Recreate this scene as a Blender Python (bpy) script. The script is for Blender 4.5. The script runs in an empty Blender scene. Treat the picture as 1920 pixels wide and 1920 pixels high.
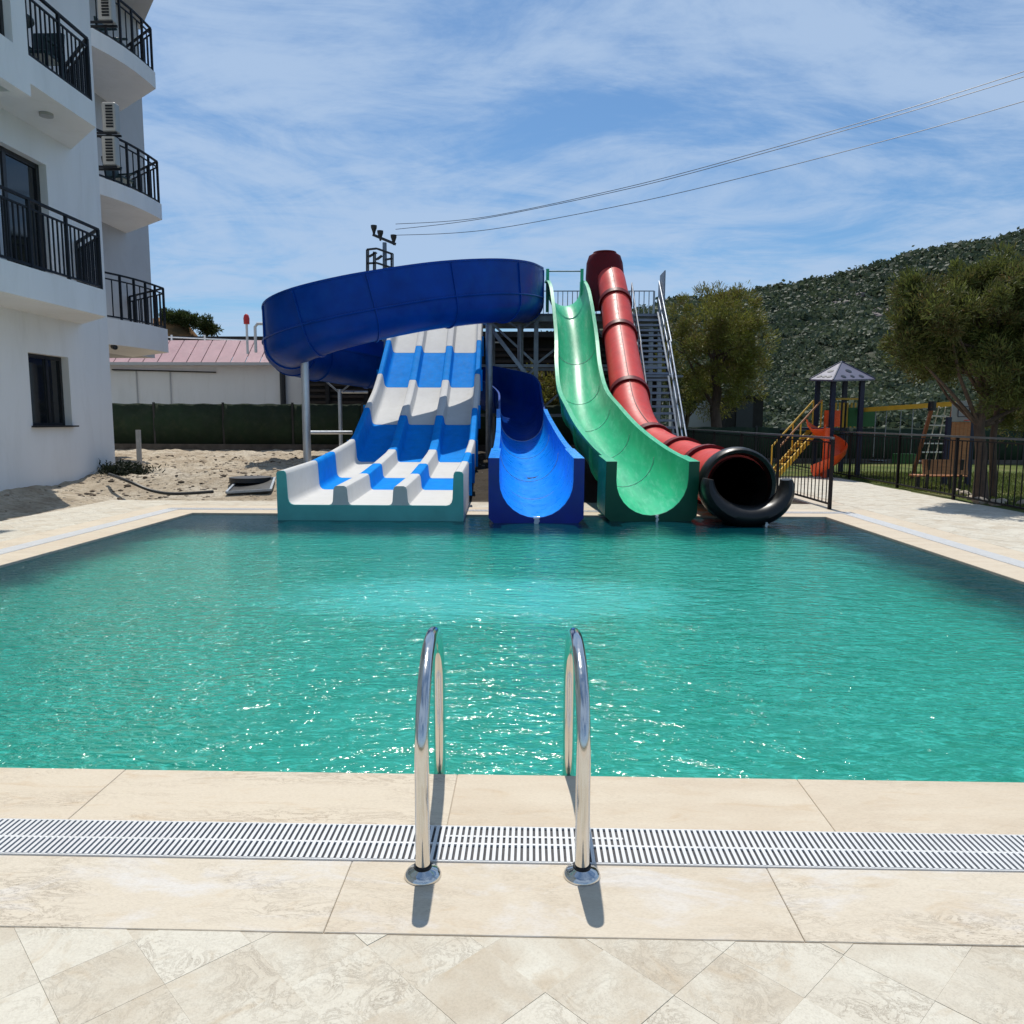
import bpy, bmesh, math, random
from mathutils import Vector, Matrix, noise
import numpy as np
random.seed(7)
R = math.radians
sc = bpy.context.scene
# ------------------------------------------------------------------ camera
FPX, CAMH = 1450.0, 1.45
p_, y_, r_ = R(6.8), R(1.38), R(0.2)
FW = Vector((-math.sin(y_)*math.cos(p_), math.cos(y_)*math.cos(p_), -math.sin(p_)))
RI = Vector((math.cos(y_), math.sin(y_), 0)); UP = RI.cross(FW)
CR = RI*math.cos(r_) + UP*math.sin(r_); CU = UP*math.cos(r_) - RI*math.sin(r_)
cam_d = bpy.data.cameras.new('camera'); cam = bpy.data.objects.new('camera', cam_d)
sc.collection.objects.link(cam)
cam_d.sensor_width = 36; cam_d.lens = 36*FPX/1920; cam_d.clip_end = 3000; cam_d.clip_start = 0.05
M = Matrix((CR, CU, -FW)).transposed().to_4x4(); M.translation = Vector((0, 0, CAMH))
cam.matrix_world = M; sc.camera = cam
def ray(px, py): return FW + CR*((px-960)/FPX) + CU*((960-py)/FPX)
def atY(px, py, Y):
    d = ray(px, py); t = Y/d.y; return Vector((d.x*t, Y, CAMH+d.z*t))
def atX(px, py, X):
    d = ray(px, py); t = X/d.x; return Vector((X, d.y*t, CAMH+d.z*t))
def gr(px, py, z=0):
    d = ray(px, py); t = (z-CAMH)/d.z; return Vector((d.x*t, d.y*t, z))
# ------------------------------------------------------------------ light
SUN_EL, SUN_AZ = 62.0, 5.5          # degrees above horizon, degrees left of +Y
sd = bpy.data.lights.new('sun', 'SUN'); sd.energy = 4.2; sd.angle = R(0.5); sd.color = (1, 0.95, 0.87)
so = bpy.data.objects.new('sun', sd); sc.collection.objects.link(so)
sv = Vector((-math.sin(R(SUN_AZ))*math.cos(R(SUN_EL)), math.cos(R(SUN_AZ))*math.cos(R(SUN_EL)), math.sin(R(SUN_EL))))
so.rotation_euler = sv.to_track_quat('Z', 'Y').to_euler()
W = bpy.data.worlds.new('World'); sc.world = W; W.use_nodes = True
nt = W.node_tree; nt.nodes.clear(); L = nt.links.new
out = nt.nodes.new('ShaderNodeOutputWorld'); bg = nt.nodes.new('ShaderNodeBackground'); bg.inputs[1].default_value = 0.088
sky = nt.nodes.new('ShaderNodeTexSky'); sky.sky_type = 'NISHITA'; sky.sun_disc = False
sky.sun_elevation = R(SUN_EL); sky.sun_rotation = R(-SUN_AZ); sky.air_density = 1.0; sky.dust_density = 0.6; sky.ozone_density = 2.0
tc = nt.nodes.new('ShaderNodeTexCoord'); sep = nt.nodes.new('ShaderNodeSeparateXYZ'); L(tc.outputs['Generated'], sep.inputs[0])
def wm(op, a, b=None, c=None):
    n = nt.nodes.new('ShaderNodeMath'); n.operation = op
    for i, v in enumerate((a, b, c)):
        if v is None: continue
        if isinstance(v, (int, float)): n.inputs[i].default_value = v
        else: L(v, n.inputs[i])
    return n.outputs[0]
zc = wm('ADD', wm('MAXIMUM', sep.outputs[2], 0.0), 0.13)
cx = wm('DIVIDE', sep.outputs[0], zc); cy = wm('DIVIDE', sep.outputs[1], zc)
cmb = nt.nodes.new('ShaderNodeCombineXYZ'); L(cx, cmb.inputs[0]); L(cy, cmb.inputs[1])
def wnoise(scale, det, rough, dist, rot, sx, sy, off=0.0):
    mp = nt.nodes.new('ShaderNodeMapping'); L(cmb.outputs[0], mp.inputs[0]); mp.inputs['Rotation'].default_value = (0, 0, R(rot))
    mp.inputs['Scale'].default_value = (sx, sy, 1); mp.inputs['Location'].default_value = (off, off*0.7, 3.1)
    n = nt.nodes.new('ShaderNodeTexNoise'); L(mp.outputs[0], n.inputs[0]); n.inputs['Scale'].default_value = scale
    n.inputs['Detail'].default_value = det; n.inputs['Roughness'].default_value = rough; n.inputs['Distortion'].default_value = dist
    return n.outputs[0]
n1 = wnoise(0.85, 8, 0.64, 0.7, 28, 1.0, 1.25, 1.3)
n2 = wnoise(2.4, 8, 0.68, 1.0, -40, 0.8, 1.5, 4.0)
csum = wm('ADD', wm('MULTIPLY', n1, 0.68), wm('MULTIPLY', n2, 0.32))
cr = nt.nodes.new('ShaderNodeValToRGB'); L(csum, cr.inputs[0])
cr.color_ramp.elements[0].position = 0.375; cr.color_ramp.elements[0].color = (0.02, 0.02, 0.02, 1)
cr.color_ramp.elements[1].position = 0.585; cr.color_ramp.elements[1].color = (0.82, 0.82, 0.82, 1)
cr.color_ramp.interpolation = 'EASE'
tint = nt.nodes.new('ShaderNodeMix'); tint.data_type = 'RGBA'; tint.blend_type = 'MULTIPLY'; tint.inputs[0].default_value = 1
L(sky.outputs[0], tint.inputs[6]); tint.inputs[7].default_value = (0.67, 0.97, 1.18, 1)
mx = nt.nodes.new('ShaderNodeMix'); mx.data_type = 'RGBA'; L(cr.outputs[0], mx.inputs[0]); L(tint.outputs[2], mx.inputs[6])
mx.inputs[7].default_value = (5.1, 6.7, 9.1, 1)
L(mx.outputs[2], bg.inputs[0]); L(bg.outputs[0], out.inputs[0])
sc.view_settings.view_transform = 'Standard'; sc.view_settings.look = 'None'; sc.view_settings.exposure = 0.0; sc.view_settings.gamma = 1
sc.view_settings.use_curve_mapping = False
sc.render.engine = 'CYCLES'
try: sc.cycles.use_denoising = True
except Exception: pass
sc.cycles.max_bounces = 6; sc.cycles.diffuse_bounces = 3; sc.cycles.glossy_bounces = 3; sc.cycles.transparent_max_bounces = 8
sc.cycles.sample_clamp_indirect = 6

# ------------------------------------------------------------------ materials
MATS = {}
class NT:
    def __init__(s, name):
        s.m = bpy.data.materials.new(name); s.m.use_nodes = True; s.t = s.m.node_tree; s.b = s.t.nodes['Principled BSDF']
    def n(s, ty, **kw):
        x = s.t.nodes.new(ty)
        for k, v in kw.items(): setattr(x, k, v)
        return x
    def l(s, a, b): s.t.links.new(a, b)
    def math(s, op, a, b=None, c=None, clamp=False):
        n = s.n('ShaderNodeMath', operation=op); n.use_clamp = clamp
        for i, v in enumerate((a, b, c)):
            if v is None: continue
            if isinstance(v, (int, float)): n.inputs[i].default_value = v
            else: s.l(v, n.inputs[i])
        return n.outputs[0]
    def mix(s, f, a, b, bt='MIX'):
        n = s.n('ShaderNodeMix', data_type='RGBA', blend_type=bt)
        for i, v in ((0, f), (6, a), (7, b)):
            if isinstance(v, (int, float)): n.inputs[i].default_value = v
            elif isinstance(v, tuple): n.inputs[i].default_value = (*v, 1) if len(v) == 3 else v
            else: s.l(v, n.inputs[i])
        return n.outputs[2]
    def coord(s, kind='Object', scale=(1, 1, 1), rot=(0, 0, 0)):
        t = s.n('ShaderNodeTexCoord'); mp = s.n('ShaderNodeMapping')
        if kind == 'World':
            g = s.n('ShaderNodeNewGeometry'); s.l(g.outputs['Position'], mp.inputs[0])
        else: s.l(t.outputs[kind], mp.inputs[0])
        mp.inputs['Scale'].default_value = scale; mp.inputs['Rotation'].default_value = rot
        return mp.outputs[0]
    def noise(s, co, scale, det=4, rough=0.55, dist=0.0):
        n = s.n('ShaderNodeTexNoise'); s.l(co, n.inputs[0]); n.inputs['Scale'].default_value = scale
        n.inputs['Detail'].default_value = det; n.inputs['Roughness'].default_value = rough; n.inputs['Distortion'].default_value = dist
        return n.outputs[0]
    def ramp(s, f, stops, interp='LINEAR'):
        n = s.n('ShaderNodeValToRGB'); s.l(f, n.inputs[0]); e = n.color_ramp.elements; n.color_ramp.interpolation = interp
        while len(e) < len(stops): e.new(0.5)
        for i, (p, c) in enumerate(stops):
            e[i].position = p; e[i].color = (c, c, c, 1) if isinstance(c, (int, float)) else (*c, 1)
        return n.outputs[0]
    def bump(s, h, strength=0.3, dist=0.01):
        n = s.n('ShaderNodeBump'); s.l(h, n.inputs['Height']); n.inputs['Strength'].default_value = strength
        n.inputs['Distance'].default_value = dist; s.l(n.outputs[0], s.b.inputs['Normal']); return n.outputs[0]
    def set(s, **kw):
        for k, v in kw.items():
            k = {'color': 'Base Color', 'rough': 'Roughness', 'metal': 'Metallic', 'spec': 'Specular IOR Level', 'ior': 'IOR', 'coat': 'Coat Weight', 'trans': 'Transmission Weight', 'alpha': 'Alpha'}[k]
            i = s.b.inputs[k]
            if isinstance(v, (int, float)): i.default_value = v
            elif isinstance(v, tuple): i.default_value = (*v, 1)
            else: s.l(v, i)
def varied(name, col, rough=0.5, metal=0.0, var=0.15, scale=3.0, spec=0.5, bump=0.0, bscale=60, kind='World', dirt=None, dirtamt=0.4, coat=0.0, stretch=(1, 1, 1)):
    a = NT(name); co = a.coord(kind, scale=stretch)
    n = a.noise(co, scale, 6, 0.6)
    lo = tuple(c*(1-var) for c in col); hi = tuple(min(1, c*(1+var)) for c in col)
    c = a.ramp(n, [(0.3, lo), (0.7, hi)])
    if dirt:
        d = a.ramp(a.noise(co, scale*2.7, 8, 0.7, 0.4), [(0.5, 0.0), (0.72, 1.0)])
        c = a.mix(a.math('MULTIPLY', d, dirtamt), c, dirt)
    a.set(color=c, metal=metal, spec=spec, coat=coat)
    r = a.ramp(a.noise(co, scale*4, 4), [(0.3, max(0, rough-0.08)), (0.7, min(1, rough+0.08))])
    a.set(rough=r)
    if bump: a.bump(a.noise(co, bscale, 5, 0.6), bump, 0.01)
    MATS[name] = a.m; return a.m
varied('white_plaster', (0.78, 0.775, 0.765), 0.85, var=0.05, scale=0.8, bump=0.25, bscale=90, dirt=(0.52, 0.50, 0.46), dirtamt=0.22, stretch=(1, 1, 0.22))
varied('grey_plaster', (0.50, 0.50, 0.50), 0.85, var=0.06, scale=0.8, bump=0.25, bscale=90, dirt=(0.38, 0.36, 0.33), dirtamt=0.25)
varied('black_metal', (0.009, 0.012, 0.017), 0.6, var=0.3, spec=0.25)
varied('fence_metal', (0.012, 0.010, 0.010), 0.6, var=0.3, spec=0.25)
varied('rail_metal', (0.22, 0.24, 0.25), 0.35, var=0.15, metal=0.6)
varied('steel', (0.30, 0.33, 0.36), 0.42, metal=0.55, var=0.15, scale=5, dirt=(0.16, 0.13, 0.10), dirtamt=0.4)
varied('bright_steel', (0.62, 0.66, 0.70), 0.35, metal=0.6, var=0.1)
varied('stair_steel', (0.16, 0.19, 0.23), 0.45, metal=0.5, var=0.2, scale=6)
varied('step_metal', (0.22, 0.26, 0.33), 0.5, metal=0.2, var=0.15)
varied('dark_frame', (0.012, 0.013, 0.015), 0.4, var=0.2)
varied('slide_white', (0.60, 0.595, 0.575), 0.65, var=0.04, scale=3, dirt=(0.50, 0.48, 0.43), dirtamt=0.4, spec=0.06)
varied('slide_light_blue', (0.003, 0.235, 0.70), 0.7, var=0.12, scale=4, dirt=(0.03, 0.32, 0.74), dirtamt=0.35, spec=0.03)
varied('slide_dark_blue', (0.004, 0.035, 0.21), 0.35, var=0.14, scale=4, dirt=(0.02, 0.08, 0.28), dirtamt=0.3, spec=0.3)
varied('mouth_teal_shade', (0.10, 0.44, 0.41), 0.5, var=0.12, scale=3)  # shade and water bounce on the white lane front, put into the colour
varied('mouth_navy_shade', (0.002, 0.020, 0.26), 0.4, var=0.15, scale=3)  # shaded front of the blue chute, painted as a darker blue
varied('mouth_green_shade', (0.004, 0.085, 0.045), 0.4, var=0.15, scale=3)  # shade on the green slide's front, put into a darker green
varied('flume_blue', (0.0005, 0.050, 0.32), 0.36, var=0.25, scale=1.1, dirt=(0.004, 0.08, 0.34), dirtamt=0.4, spec=0.16)
varied('chute_azure', (0.0005, 0.27, 0.92), 0.32, var=0.15, scale=1.6, dirt=(0.03, 0.42, 0.95), dirtamt=0.5, spec=0.22)
varied('slide_green', (0.030, 0.47, 0.235), 0.38, var=0.16, scale=2.6, dirt=(0.20, 0.64, 0.43), dirtamt=0.7, spec=0.3, stretch=(2.6, 0.35, 0.8))
varied('tube_red', (0.62, 0.050, 0.038), 0.45, var=0.12, scale=2.5, dirt=(0.66, 0.13, 0.10), dirtamt=0.4, spec=0.25)
varied('tube_dark_red', (0.13, 0.004, 0.008), 0.5, var=0.2, spec=0.2)
varied('black_plastic', (0.010, 0.010, 0.010), 0.38, var=0.3, spec=0.4)
varied('slat_white', (0.66, 0.66, 0.65), 0.45, var=0.05, scale=9)
varied('channel_dark', (0.075, 0.075, 0.08), 0.8, var=0.3, scale=12)
varied('mesh_green', (0.010, 0.025, 0.010), 0.9, var=0.3, scale=1.4, bump=0.5, bscale=50, dirt=(0.05, 0.06, 0.025), dirtamt=0.35)
varied('stone_base', (0.10, 0.085, 0.07), 0.95, var=0.4, scale=3, bump=0.8, bscale=12)
varied('dark_timber', (0.010, 0.008, 0.007), 0.8, var=0.5, scale=2.0)
varied('brown_timber', (0.028, 0.018, 0.012), 0.7, var=0.3, scale=4)
varied('roof_pink', (0.58, 0.35, 0.35), 0.45, var=0.08, scale=2, dirt=(0.45, 0.38, 0.36), dirtamt=0.3)
varied('bark', (0.10, 0.065, 0.045), 0.95, var=0.4, scale=9, bump=1.0, bscale=30, stretch=(2, 2, 0.5))
varied('wood_orange', (0.46, 0.20, 0.08), 0.6, var=0.2, scale=6, stretch=(1, 1, 6))
varied('wood_red', (0.24, 0.09, 0.05), 0.6, var=0.2, scale=6)
varied('play_orange', (0.85, 0.10, 0.02), 0.35, var=0.1)
varied('play_yellow', (0.70, 0.42, 0.04), 0.4, var=0.12)
varied('play_green', (0.02, 0.12, 0.03), 0.5, var=0.15)
varied('play_navy', (0.012, 0.015, 0.045), 0.4, var=0.2)
varied('play_grey', (0.33, 0.33, 0.36), 0.4, var=0.1)
varied('play_roof', (0.145, 0.135, 0.18), 0.4, var=0.08)
varied('rope_white', (0.6, 0.58, 0.52), 0.8, var=0.1)
varied('signal_red', (0.55, 0.02, 0.02), 0.4, var=0.1)
varied('ac_white', (0.36, 0.36, 0.345), 0.5, var=0.06)
varied('chair_teal', (0.012, 0.04, 0.045), 0.5, var=0.2)
varied('concrete_grey', (0.36, 0.35, 0.33), 0.9, var=0.2, scale=8, bump=0.5, bscale=60)
varied('pipe_black', (0.02, 0.02, 0.02), 0.5, var=0.2)
varied('rock', (0.40, 0.33, 0.25), 0.95, var=0.25, scale=6, bump=0.6, bscale=40)
varied('dark_earth', (0.10, 0.075, 0.05), 0.95, var=0.4, scale=6, bump=0.6, bscale=40)
varied('outcrop', (0.20, 0.165, 0.15), 0.95, var=0.25, scale=0.4, bump=0.8, bscale=3)
varied('grout', (0.55, 0.47, 0.37), 0.95, var=0.15, scale=8)
varied('camera_black', (0.01, 0.01, 0.01), 0.3, var=0.1)
# polished steel of the pool ladder
a = NT('polished_steel'); co = a.coord('World'); a.set(color=(0.70, 0.68, 0.65), metal=1.0)
a.set(rough=a.ramp(a.noise(co, 60, 6, 0.7), [(0.35, 0.07), (0.75, 0.22)])); a.bump(a.noise(co, 220, 3), 0.05, 0.002); MATS['polished_steel'] = a.m
# glass
a = NT('dark_glass'); a.set(color=(0.012, 0.014, 0.016), rough=0.04, spec=0.6); MATS['dark_glass'] = a.m
a = NT('curtain_glass'); co = a.coord('World', scale=(1, 6, 0.3)); a.set(color=a.ramp(a.noise(co, 3, 3), [(0.3, (0.30, 0.36, 0.42)), (0.7, (0.46, 0.50, 0.55))]), rough=0.08, spec=0.6); MATS['curtain_glass'] = a.m
# travertine
def travertine(name, base, hi, vein, veinscale, dens, pit=0.3, stretch=(1, 1, 1), bleach=0.0):
    a = NT(name); co = a.coord('World', scale=stretch); g = a.n('ShaderNodeObjectInfo')
    off = a.n('ShaderNodeVectorMath', operation='ADD'); a.l(co, off.inputs[0])
    cmbx = a.n('ShaderNodeCombineXYZ'); a.l(a.math('MULTIPLY', g.outputs['Random'], 37.0), cmbx.inputs[2]); a.l(cmbx.outputs[0], off.inputs[1])
    co = off.outputs[0]
    tone = a.mix(g.outputs['Random'], base, hi)
    cl = a.noise(co, 4.5, 6, 0.6, 0.6)
    c = a.mix(a.ramp(cl, [(0.4, 0.0), (0.68, 1.0)]), tone, hi)
    w = a.noise(co, 7, 5, 0.6, 1.2)
    warm = a.ramp(w, [(0.56, 0.0), (0.70, 0.6)])
    c = a.mix(a.math('MULTIPLY', warm, 0.55), c, (base[0]*0.86, base[1]*0.70, base[2]*0.50))
    v = a.noise(co, veinscale, 9, 0.72, 1.6)
    vv = a.math('ABSOLUTE', a.math('SUBTRACT', v, 0.5))
    vm = a.ramp(vv, [(0.0, 1.0), (0.035, 0.0)])
    zone = a.ramp(a.noise(co, 2.8, 3, 0.5, 0.5), [(0.42, 0.12), (0.60, 1.0)])
    zone2 = a.math('MULTIPLY', zone, a.math('ADD', a.math('MULTIPLY', g.outputs['Random'], 0.9), 0.25))
    vm = a.math('MULTIPLY', a.math('MULTIPLY', vm, zone2), dens)
    c = a.mix(vm, c, vein)
    sp = a.noise(co, 95, 3, 0.6); spm = a.ramp(sp, [(0.63, 0.0), (0.70, 1.0)])
    c = a.mix(a.math('MULTIPLY', a.math('MULTIPLY', spm, zone2), pit), c, (vein[0]*0.7, vein[1]*0.66, vein[2]*0.6))
    if bleach:
        wco = a.coord('World', scale=(1, 2.2, 1)); b = a.ramp(a.noise(wco, 2.3, 7, 0.65, 0.6), [(0.5, 0.0), (0.64, 1.0)])
        c = a.mix(a.math('MULTIPLY', b, bleach), c, (0.66, 0.65, 0.64))
    g2 = a.noise(co, 150, 3, 0.7); c = a.mix(a.ramp(g2, [(0.3, 0.22), (0.55, 0.0)]), c, (base[0]*.5, base[1]*.48, base[2]*.45))
    a.set(color=c, rough=a.ramp(cl, [(0.3, 0.62), (0.7, 0.82)]), spec=0.3)
    h = a.math('SUBTRACT', a.noise(co, 40, 5, 0.7), a.math('MULTIPLY', vm, 1.2)); a.bump(h, 0.28, 0.004)
    MATS[name] = a.m
travertine('travertine', (0.565, 0.481, 0.367), (0.678, 0.615, 0.503), (0.34, 0.27, 0.20), 9, 0.5, 0.5)
travertine('travertine_rough', (0.494, 0.426, 0.326), (0.641, 0.605, 0.510), (0.34, 0.29, 0.225), 11, 0.95, 0.9)
travertine('travertine_coping', (0.565, 0.470, 0.350), (0.633, 0.551, 0.429), (0.36, 0.28, 0.20), 10, 0.6, 0.9, stretch=(0.45, 1.6, 1))
travertine('travertine_bleached', (0.565, 0.481, 0.367), (0.633, 0.563, 0.452), (0.34, 0.28, 0.21), 12, 0.8, 0.95, stretch=(0.55, 1.5, 1), bleach=0.55)
# soil
a = NT('dry_soil'); co = a.coord('World'); n = a.noise(co, 0.9, 8, 0.65, 0.3); f = a.noise(co, 9, 8, 0.7)
c = a.ramp(n, [(0.3, (0.34, 0.26, 0.18)), (0.5, (0.52, 0.44, 0.33)), (0.68, (0.64, 0.57, 0.46))])
c = a.mix(a.ramp(f, [(0.48, 0.0), (0.68, 0.8)]), c, (0.22, 0.17, 0.12))
f2_ = a.noise(a.coord('World', scale=(0.7, 1.6, 1)), 2.6, 9, 0.75, 0.8); c = a.mix(a.ramp(f2_, [(0.54, 0.0), (0.66, 0.65)]), c, (0.16, 0.12, 0.08))
sp = a.n('ShaderNodeSeparateXYZ'); g = a.n('ShaderNodeNewGeometry'); a.l(g.outputs['Position'], sp.inputs[0])
wet = a.math('MULTIPLY', a.ramp(a.math('MULTIPLY', a.math('ADD', sp.outputs[0], 9.6), -1.0), [(0.0, 1.0), (1.0, 1.0)]), 0.0)
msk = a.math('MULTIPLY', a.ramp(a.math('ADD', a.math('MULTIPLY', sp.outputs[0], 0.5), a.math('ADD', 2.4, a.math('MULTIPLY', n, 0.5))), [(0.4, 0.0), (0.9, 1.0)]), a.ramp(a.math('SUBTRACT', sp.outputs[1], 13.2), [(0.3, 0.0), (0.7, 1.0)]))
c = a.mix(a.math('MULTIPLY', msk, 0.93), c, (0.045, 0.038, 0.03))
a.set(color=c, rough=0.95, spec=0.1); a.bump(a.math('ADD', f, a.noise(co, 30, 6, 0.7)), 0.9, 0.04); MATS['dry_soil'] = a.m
a = NT('ground_earth'); co = a.coord('World'); c = a.ramp(a.noise(co, 0.15, 8, 0.65), [(0.35, (0.10, 0.11, 0.05)), (0.65, (0.24, 0.20, 0.13))]); a.set(color=c, rough=0.95, spec=0.1); MATS['ground_earth'] = a.m
a = NT('lawn_green'); co = a.coord('World'); n = a.noise(co, 0.8, 7, 0.6)
c = a.ramp(n, [(0.35, (0.055, 0.085, 0.018)), (0.55, (0.11, 0.13, 0.03)), (0.72, (0.22, 0.19, 0.09))]); a.set(color=c, rough=0.9, spec=0.15); a.bump(a.noise(co, 40, 5, 0.7), 0.8, 0.03); MATS['lawn_green'] = a.m
# hillside
a = NT('hill_scrub_ground'); co = a.coord('World'); n = a.noise(co, 0.045, 9, 0.62, 0.4)
c = a.ramp(n, [(0.35, (0.050, 0.062, 0.042)), (0.52, (0.080, 0.086, 0.058)), (0.64, (0.13, 0.115, 0.095)), (0.75, (0.22, 0.18, 0.155))])
a.set(color=c, rough=0.95, spec=0.1); a.bump(a.noise(co, 0.9, 8, 0.7), 1.0, 0.6); MATS['hill_scrub_ground'] = a.m
a = NT('orange_earth'); co = a.coord('World'); c = a.ramp(a.noise(co, 0.35, 8, 0.7, 0.4), [(0.35, (0.09, 0.06, 0.03)), (0.6, (0.30, 0.15, 0.06))]); a.set(color=c, rough=0.95, spec=0.1); MATS['orange_earth'] = a.m
def leafmat(name, cols, rough=0.6, sub=0.0, big=0.9):
    a = NT(name); g = a.n('ShaderNodeNewGeometry'); co = a.coord('World')
    st = [(i/(len(cols)-1), c) for i, c in enumerate(cols)]
    f = a.math('ADD', a.math('MULTIPLY', g.outputs['Random Per Island'], 0.55), a.math('MULTIPLY', a.ramp(a.noise(co, big, 3, 0.5), [(0.3, 0.0), (0.7, 1.0)]), 0.45))
    a.set(color=a.ramp(f, st), rough=rough, spec=0.25)
    tr = a.n('ShaderNodeBsdfTranslucent'); a.l(a.ramp(f, st), tr.inputs[0]); ms = a.n('ShaderNodeMixShader'); ms.inputs[0].default_value = 0.3
    o = a.t.nodes['Material Output']; a.l(a.b.outputs[0], ms.inputs[1]); a.l(tr.outputs[0], ms.inputs[2]); a.l(ms.outputs[0], o.inputs[0])
    MATS[name] = a.m
leafmat('pine_olive', [(0.19, 0.115, 0.05), (0.17, 0.15, 0.04), (0.20, 0.21, 0.035), (0.32, 0.32, 0.06)], big=1.6)
leafmat('pine_green', [(0.17, 0.10, 0.045), (0.11, 0.11, 0.035), (0.13, 0.15, 0.035), (0.23, 0.26, 0.07)], big=2.0)
leafmat('scrub_leaf', [(0.032, 0.048, 0.030), (0.055, 0.077, 0.044), (0.083, 0.108, 0.058), (0.13, 0.155, 0.095)], big=0.03)
leafmat('grass_leaf', [(0.06, 0.09, 0.015), (0.12, 0.15, 0.03), (0.25, 0.24, 0.08)], big=0.8)
leafmat('shrub_leaf', [(0.02, 0.035, 0.012), (0.05, 0.07, 0.02), (0.09, 0.11, 0.03)], big=0.8)
leafmat('weed_leaf', [(0.01, 0.016, 0.01), (0.02, 0.028, 0.015)], big=0.8)
# pool water: milky turquoise, shade along far and side walls painted into its colour
PX0, PX1, PY0, PY1 = -5.25, 4.50, 3.03, 11.80
a = NT('pool_water'); co = a.coord('World'); g = a.n('ShaderNodeNewGeometry'); sp = a.n('ShaderNodeSeparateXYZ'); a.l(g.outputs['Position'], sp.inputs[0])
X, Y = sp.outputs[0], sp.outputs[1]
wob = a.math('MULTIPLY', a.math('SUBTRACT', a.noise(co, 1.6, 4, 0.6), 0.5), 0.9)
wobf = a.math('MULTIPLY', a.math('SUBTRACT', a.noise(a.coord('World', scale=(1, 2, 1)), 6.5, 4, 0.6, 0.5), 0.5), 0.7)
base = a.ramp(a.noise(co, 0.55, 5, 0.55, 0.4), [(0.3, (0.018, 0.255, 0.185)), (0.7, (0.028, 0.315, 0.24))])
fine = a.noise(a.coord('World', scale=(1.0, 2.2, 1), rot=(0, 0, R(18))), 9.5, 6, 0.66, 1.4)  # ripple highlights and dark accents painted into the water colour
base = a.mix(a.ramp(fine, [(0.50, 0.0), (0.70, 0.75)]), base, (0.06, 0.56, 0.47))
base = a.mix(a.ramp(fine, [(0.28, 0.7), (0.46, 0.0)]), base, (0.006, 0.25, 0.205))
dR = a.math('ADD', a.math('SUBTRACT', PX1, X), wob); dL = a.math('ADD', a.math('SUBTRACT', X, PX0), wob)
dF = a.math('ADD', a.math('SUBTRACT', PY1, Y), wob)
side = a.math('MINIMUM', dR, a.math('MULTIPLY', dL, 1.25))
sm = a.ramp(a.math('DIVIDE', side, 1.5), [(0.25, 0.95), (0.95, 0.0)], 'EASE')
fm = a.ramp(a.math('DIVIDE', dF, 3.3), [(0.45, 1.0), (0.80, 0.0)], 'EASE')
wall_shade = a.math('MAXIMUM', sm, fm)
base = a.mix(wall_shade, base, (0.001, 0.040, 0.052))
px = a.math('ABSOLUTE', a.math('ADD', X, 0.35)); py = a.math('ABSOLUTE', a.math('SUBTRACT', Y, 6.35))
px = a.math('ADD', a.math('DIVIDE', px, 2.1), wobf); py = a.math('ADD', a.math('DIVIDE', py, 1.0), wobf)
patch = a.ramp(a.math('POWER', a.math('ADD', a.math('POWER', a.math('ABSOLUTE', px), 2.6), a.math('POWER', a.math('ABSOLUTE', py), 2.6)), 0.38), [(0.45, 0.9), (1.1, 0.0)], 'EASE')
base = a.mix(a.math('MULTIPLY', patch, 0.62), base, (0.10, 0.60, 0.57))  # pale patch of light painted into the water colour
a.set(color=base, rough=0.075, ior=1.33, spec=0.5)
ch = a.noise(a.coord('World', scale=(0.75, 1.7, 1), rot=(0, 0, R(20))), 4.2, 4, 0.5, 0.8)
ch2 = a.noise(a.coord('World', scale=(1, 1.5, 1), rot=(0, 0, R(-25))), 15.0, 3, 0.5, 0.5)
lefty = a.ramp(a.math('DIVIDE', a.math('ADD', X, 5.2), 7.5), [(0.0, 2.1), (0.55, 0.35)])
ch3 = a.noise(a.coord('World', scale=(1, 1.3, 1), rot=(0, 0, R(10))), 30.0, 2, 0.5, 0.3)
calm = a.ramp(a.math('DIVIDE', Y, 12.0), [(0.45, 1.0), (0.9, 0.28)])
hh = a.math('MULTIPLY', a.math('ADD', a.math('MULTIPLY', ch, 0.95), a.math('MULTIPLY', a.math('ADD', a.math('MULTIPLY', ch2, 0.66), a.math('MULTIPLY', ch3, 0.22)), lefty)), calm)
bn = a.n('ShaderNodeBump'); a.l(hh, bn.inputs['Height']); bn.inputs['Strength'].default_value = 1.0; bn.inputs['Distance'].default_value = 0.052
a.l(bn.outputs[0], a.b.inputs['Normal']); MATS['pool_water'] = a.m
a = NT('foam'); a.set(color=(0.75, 0.85, 0.86), rough=0.1, alpha=0.55); MATS['foam'] = a.m

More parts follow.
